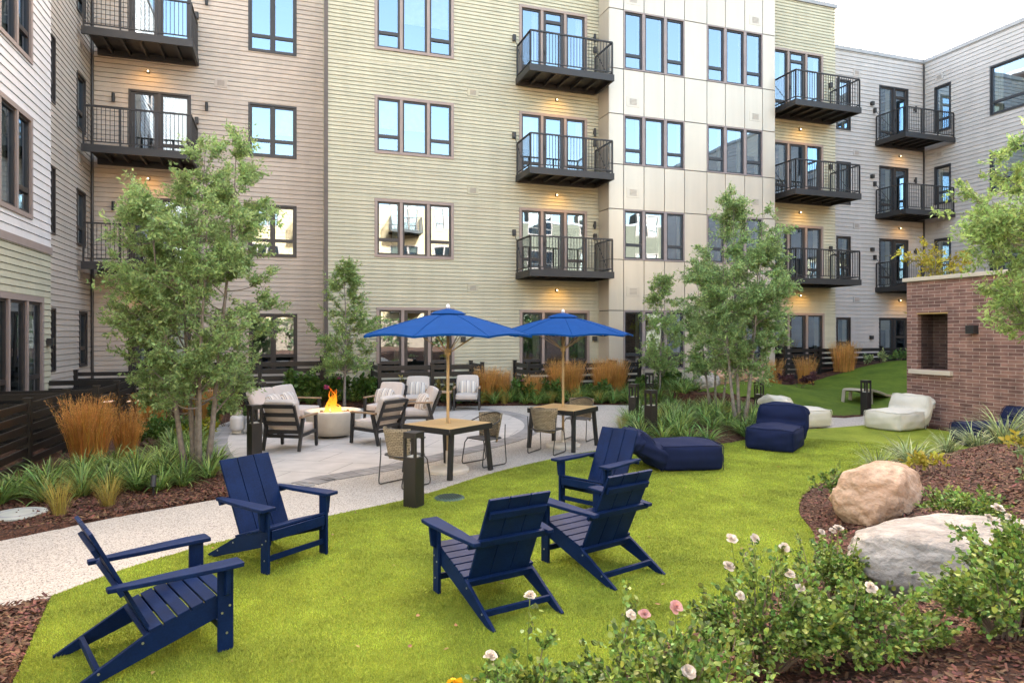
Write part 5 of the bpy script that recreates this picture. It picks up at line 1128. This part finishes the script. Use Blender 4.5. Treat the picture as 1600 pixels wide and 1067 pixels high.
def bloom(par, p, r, m, rr):
    rng = np.random.default_rng(rr.randrange(9999)); Vs = []; Fs = []; b = 0
    for ring, (cnt, tilt, sc) in enumerate(((6, 1.45, 1.0), (7, 1.1, .95), (7, .8, .88), (6, .5, .78), (5, .25, .62), (3, .1, .5))):
        for k in range(cnt):
            a = 2 * math.pi * k / cnt + ring * .5 + rr.gauss(0, .15); tl = tilt + rr.gauss(0, .12); L = r * sc * rr.uniform(.9, 1.15); c, s_ = math.cos(a), math.sin(a); dirv = np.array([c * math.sin(tl), s_ * math.sin(tl), math.cos(tl)]); sd_ = np.array([-s_, c, 0]); nn_ = np.cross(sd_, dirv)
            g = []
            for u, wv in ((0, .12), (.45, .8), (.8, .85), (1.0, .35)):
                cpt = dirv * L * u - nn_ * L * .18 * math.sin(u * 2.6); g += [cpt - sd_ * L * wv * .5, cpt + sd_ * L * wv * .5]
            Vs += g; Fs += [(b + 2 * j, b + 2 * j + 1, b + 2 * j + 3, b + 2 * j + 2) for j in range(3)]; b += 8
    rot = np.array(Matrix.Rotation(rr.uniform(.1, .9), 3, 'X') @ Matrix.Rotation(rr.uniform(0, 6), 3, 'Z')); V = np.array(Vs) @ rot.T + np.array(p); npobj('bloom', V, Fs, m, par, smooth=True)

for i, (x, y, rad, h) in enumerate(((.35, 19.9, .55, .75), (1.2, 20.0, .6, .7), (2.2, 20.0, .5, .65))):
    shrub(x, y, rad, h, 1500, ('round green leafy shrub left of the slim tree behind the fire pit', 'green leafy shrub with a few pink blooms at the foot of the slim tree', 'green leafy shrub between the slim tree and the umbrella fence')[i], M_SHRUB, .11, 40 + i, blooms=[(.25, -.3, .62), (-.1, -.45, .4)] if i == 1 else (), bloom_m=M_MAG, br=.08, ratio=.6)
for i, (x, y, lb) in enumerate(((6.9, 19.3, 'dark green leafy shrub with a pink bloom between two tan grasses'), (7.65, 19.15, 'dark green leafy shrub behind the farther dining table'), (10.7, 18.9, 'broad green shrub at the foot of the cream panel bay'), (11.9, 19.2, 'green shrub at the right foot of the panel bay'), (9.3, 19.0, 'low green shrub before the right pair of tan grasses'))):
    shrub(x, y, .45, .62, 1200, lb, M_SHRUB, .10, 50 + i, blooms=[(-.1, -.2, .62)] if i == 0 else (), bloom_m=M_MAG, br=.08)
for i, (x, y, lb) in enumerate(((3.1, 19.3, 'thin yellowing shrub in front of the fence under the nearer umbrella'), (4.5, 19.35, 'thin yellowing shrub between the two far lounge chairs'))): shrub(x, y, .35, .85, 420, lb, leafmat('yellow green leaf', (.24, .20, .05), .5, .3), .07, 60 + i)
shrub(-1.75, 14.3, .45, .5, 1300, 'yellow flowering mound in the left bed near the propane tank', leafmat('lime leaf', (.24, .25, .02), .35, .3), .07, 71); shrub(-2.2, 14.0, .5, .45, 1300, 'low green mound beside the yellow one in the left bed', M_SHRUB, .08, 72)
shrub(-1.3, 16.6, .5, .55, 900, 'low green mound behind the yellow one in the left bed', M_SHRUB, .08, 73); shrub(15.9, 17.6, .55, .55, 900, 'burgundy leaved shrub at the left foot of the turf mound', M_BURG, .08, 74); shrub(11.7, 18.3, .5, .5, 900, 'green shrub between the small rock group and the island', M_SHRUB, .09, 75)
for i, (x, y) in enumerate(((21.2, 19.4), (22.3, 19.5), (23.4, 19.5), (24.6, 19.6))): shrub(x, y, .45, .4, 500, 'low green and yellow ground shrub along the top edge of the turf mound', M_SHRUB if i % 2 else M_LIRV, .09, 76 + i, group='low shrubs on the mound edge')

# roses in the foreground
def rose(x, y, rad, h, n, label, seed, bl=(), pk=(), tall=.12):
    rgl = np.random.default_rng(seed + 500); PL = []
    for b in list(bl) + list(pk):
        q = rgl.uniform(.25, .93, 26)[:, None]; b0 = np.array([b[0] * .6, b[1] * .6, b[2] * .35]); PL.append(b0 + (np.array(b) - b0) * q + rgl.normal(0, .022, (26, 3)))
    t = shrub(x, y, rad, h, int(n * 2.1), label, M_ROSEL, .031, seed, 'rose_bush', ratio=.68, group='shrub roses in the foreground', tall=tall); rr = random.Random(seed)
    if PL:
        PL = np.concatenate(PL); LL = rgl.uniform(.02, .042, len(PL)); V, F = leaves(PL, rgl.normal(0, 1, (len(PL), 3)) + np.array([0, 0, .2]), LL, LL * .66, .25, rgl, 1.2, True); npobj('shoot_leaves', V, F, M_ROSEL, t)
    for b in bl: bloom(t, b, .032 * rr.uniform(.7, 1.25), M_PETAL, rr); m_ = MB(); m_.tube([(b[0] * .6, b[1] * .6, b[2] * .35), (b[0], b[1], b[2])], .003, 4); m_.build('flower_stem', M_ROSEL, t)
    for b in pk: bloom(t, b, .030 * rr.uniform(.9, 1.2), M_PINKP, rr); m_ = MB(); m_.tube([(b[0] * .6, b[1] * .6, b[2] * .35), (b[0], b[1], b[2])], .003, 4); m_.build('flower_stem', M_ROSEL, t)
    return t
def rosew(x, y, rad, h, n, label, seed, bl=(), pk=(), tall=.12):
    z = gz(x, y); return rose(x, y, rad, h, n, label, seed, [(a - x, b - y, c - z) for a, b, c in bl], [(a - x, b - y, c - z) for a, b, c in pk], tall)
rosew(1.05, 3.0, .27, .54, 2600, 'rose bush at the bottom centre with two white blooms, below the middle adirondack chair', 101, [(1.18, 3.19, .81), (.93, 3.06, .60)], (), .14)
rosew(1.72, 2.76, .44, .52, 4200, 'low spreading rose bush at the bottom, with one white and one pink bloom', 102, [(1.57, 2.85, .80), (1.72, 2.6, .62)], [(1.63, 2.83, .80), (1.85, 2.9, .78)], .16)
rosew(2.68, 3.25, .42, .46, 3000, 'rose bush with the most white blooms, reaching over the lawn edge', 103, [(2.53, 3.37, .91), (2.66, 3.32, .92), (2.51, 3.37, .75), (2.54, 3.3, .60), (2.81, 3.2, .73), (2.84, 3.15, .66), (2.97, 3.43, .80)], (), .2)
rosew(3.15, 3.0, .40, .33, 2400, 'widest rose bush, dark green with few blooms, in front of the pale grey boulder', 104, [(3.1, 2.9, .72)], (), .08)
rosew(3.85, 2.66, .38, .33, 2500, 'rose bush without blooms at the lower right, before the right end of the grey boulder', 105, (), (), .08)
rosew(4.4, 2.9, .42, .34, 2600, 'rose bush cut by the right edge of the photo', 106, (), (), .08)
rosew(3.92, 4.05, .36, .40, 1600, 'low rose bush with white blooms between lawn edge and the tan boulder', 107, [(3.87, 3.96, .67), (3.8, 3.99, .66), (3.92, 3.95, .68), (4.05, 3.9, .61)], (), .05)
rosew(6.15, 6.15, .34, .40, 1100, 'small rose bush with four white blooms left of the tan boulder', 108, [(6.07, 5.96, .55), (6.22, 5.91, .57), (5.92, 6.01, .36), (6.06, 5.97, .44)], (), .03)
rosew(4.95, 3.05, .22, .38, 420, 'thin rose with three cream blooms in front of the right end of the grey boulder', 109, [(4.58, 3.3, .88), (4.72, 3.26, .88), (4.64, 3.28, .94)], (), .1)
rosew(5.9, 4.5, .42, .26, 1300, 'low leafy rose without blooms on the slope between the two boulders', 110, (), (), .05)
t = thing('lily', (.76, 3.12, gz(.76, 3.12)), 'drooping yellow orange lily flower at the bottom, left of the first rose bush', 'flower')
m = MB(); m.tube([(0, 0, 0), (.01, 0, .3), (0, .02, .46)], .005, 6); m.build('stem', M_ROSEL, t)
rr = random.Random(3)
for bp, rx in (((0, .02, .46), 1.9), ((.03, .03, .40), 2.2)):
    Vs, Fs = [], []; b_ = 0
    for k in range(6):
        a = 2 * math.pi * k / 6
        for u, wv in ((0, .012), (.35, .03), (.7, .026), (1, .004)):
            rr2 = .010 + .052 * u ** 1.6; zz = .085 * u - .04 * u ** 3; sd_ = np.array([-math.sin(a), math.cos(a), 0]) * wv; c_ = np.array([math.cos(a) * rr2, math.sin(a) * rr2, zz]); Vs += [c_ - sd_, c_ + sd_]
        Fs += [(b_ + 2 * j, b_ + 2 * j + 1, b_ + 2 * j + 3, b_ + 2 * j + 2) for j in range(3)]; b_ += 8
    rot = np.array(Matrix.Rotation(rx, 3, 'X')); npobj('petals', np.array(Vs) @ rot.T + np.array(bp), Fs, M_LILY, t, smooth=True)
for i, (x, y) in enumerate(((7.6, 5.0), (8.3, 5.6), (6.9, 4.4), (7.4, 6.0))): shrub(x, y, .25, .16, 160, 'small yellow green seedling plant on the open mulch slope at the right', M_YELL if i % 2 else M_LIRV, .07, 120 + i, 'seedling_plant', group='seedlings on the mulch slope')
for i, (x, y) in enumerate(((-2.3, 5.1), (-2.05, 4.55), (-2.6, 5.6))): put('straw_grass', STI[1], x, y, 'sparse dry grass tuft on the mulch corner at the bottom left', 'grass tuft', 'sparse tufts at the bottom left', .8)

# lawn pile and loose mulch, both too many to count
def lawn_blades(n, seed=9):
    rng = np.random.default_rng(seed); out = []
    while sum(len(o) for o in out) < n:
        r = 3.6 + 11.2 * rng.random(n) ** 1.35; a = rng.uniform(-.66, .66, n) + YAW; x = r * np.sin(a); y = r * np.cos(a); k = inside(x, y, LAWN) & (y > 2.4); out.append(np.stack([x[k], y[k]], 1))
    P = np.concatenate(out)[:n]; r = np.hypot(P[:, 0], P[:, 1]); az = rng.uniform(0, 6.283, n); h = rng.uniform(.008, .022, n); w_ = .0022 * (r / 4) ** .8 * rng.uniform(.7, 1.4, n); ln = rng.uniform(.2, 1.0, n) * h
    c, s_ = np.cos(az), np.sin(az); az2 = rng.uniform(0, 6.283, n); B_ = np.stack([P[:, 0], P[:, 1], np.full(n, .011)], 1); sd_ = np.stack([-s_, c, 0 * c], 1) * w_[:, None]
    V = np.stack([B_ - sd_, B_ + sd_, B_ + np.stack([np.cos(az2) * ln, np.sin(az2) * ln, h], 1)], 1).reshape(-1, 3); i = np.arange(n)[:, None] * 3; return V, np.concatenate([i, i + 1, i + 2], 1)
V, F = lawn_blades(480000); tag(npobj('lawn_grass', V, F, leafmat('turf blade', (.325, .385, .050), .35, .3, .6, tv=(.55, 1.2))), kind='stuff')
def mulch_chips(n, seed=8):
    rng = np.random.default_rng(seed); x = np.concatenate([rng.uniform(1.0, 9.5, n), rng.uniform(-4, -.6, n // 3), rng.uniform(-2.8, -1.1, n // 6)]); y = np.concatenate([rng.uniform(2.2, 8.5, n), rng.uniform(8.6, 12, n // 3), rng.uniform(3.9, 6.4, n // 6)])
    hard = inside(x, y, CONC) | inside(x, y, LAWN); k = ~hard; x, y = x[k], y[k]; z = bed_z(x, y); m_ = len(x); az = rng.uniform(0, 6.283, m_); L = rng.uniform(.015, .06, m_); w_ = rng.uniform(.004, .012, m_); ti = rng.normal(0, .3, m_)
    d = np.stack([np.cos(az) * np.cos(ti), np.sin(az) * np.cos(ti), np.sin(ti)], 1); sd_ = norm(np.cross(d, norm(np.stack([rng.normal(0, .3, m_), rng.normal(0, .3, m_), np.ones(m_)], 1)))); P = np.stack([x, y, z + .006 + np.abs(np.sin(ti)) * L * .4], 1)
    e, f = d * L[:, None] / 2, sd_ * w_[:, None]; V = np.stack([P - e - f, P - e * .8 + f, P + e + f, P + e * .9 - f], 1).reshape(-1, 3); i = np.arange(m_)[:, None] * 4; return V, np.concatenate([i, i + 1, i + 2, i + 3], 1)
V, F = mulch_chips(45000); tag(npobj('mulch_chips', V, F, mat('mulch chip', (.125, .055, .030), .8, var=.3, vs=3, island=.6)), kind='stuff')

hx = RNG.uniform(-7, 30, 26000); hz = RNG.uniform(0, 3.3, 26000); P = np.stack([hx, -11.6 + RNG.uniform(-.35, .35, 26000) + .25 * np.sin(hx * 1.7), hz], 1); V, F = leaves(P, RNG.normal(size=(26000, 3)), RNG.uniform(.15, .3, 26000), RNG.uniform(.1, .2, 26000))
hg = thing('hedge', (0, -11.6, 0), 'tall clipped dark hedge opposite, mirrored in the ground floor windows', 'hedge'); o = npobj('foliage', V - np.array([0, -11.6, 0]), F, leafmat('hedge leaf', (.05, .08, .02), .4, .2), hg); m = MB(); m.bb((-7, -.3, 0), (30, .3, 3.1)); m.build('inner_branches', M_TWIG, hg)

rg = np.random.default_rng(77); fx = rg.uniform(-1.5, 8, 400); fy = rg.uniform(4.2, 11, 400); k = inside(fx, fy, LAWN); fx, fy = fx[k][:70], fy[k][:70]; nf = len(fx)
V, F = leaves(np.stack([fx, fy, np.full(nf, .028)], 1), rg.normal(0, 1, (nf, 3)) * np.array([1, 1, .12]), rg.uniform(.025, .05, nf), rg.uniform(.015, .03, nf), .4, rg, 3, True); tag(npobj('fallen_leaves', V, F, mat('dry leaf', (.30, .17, .06), .7, island=.5)), kind='stuff')
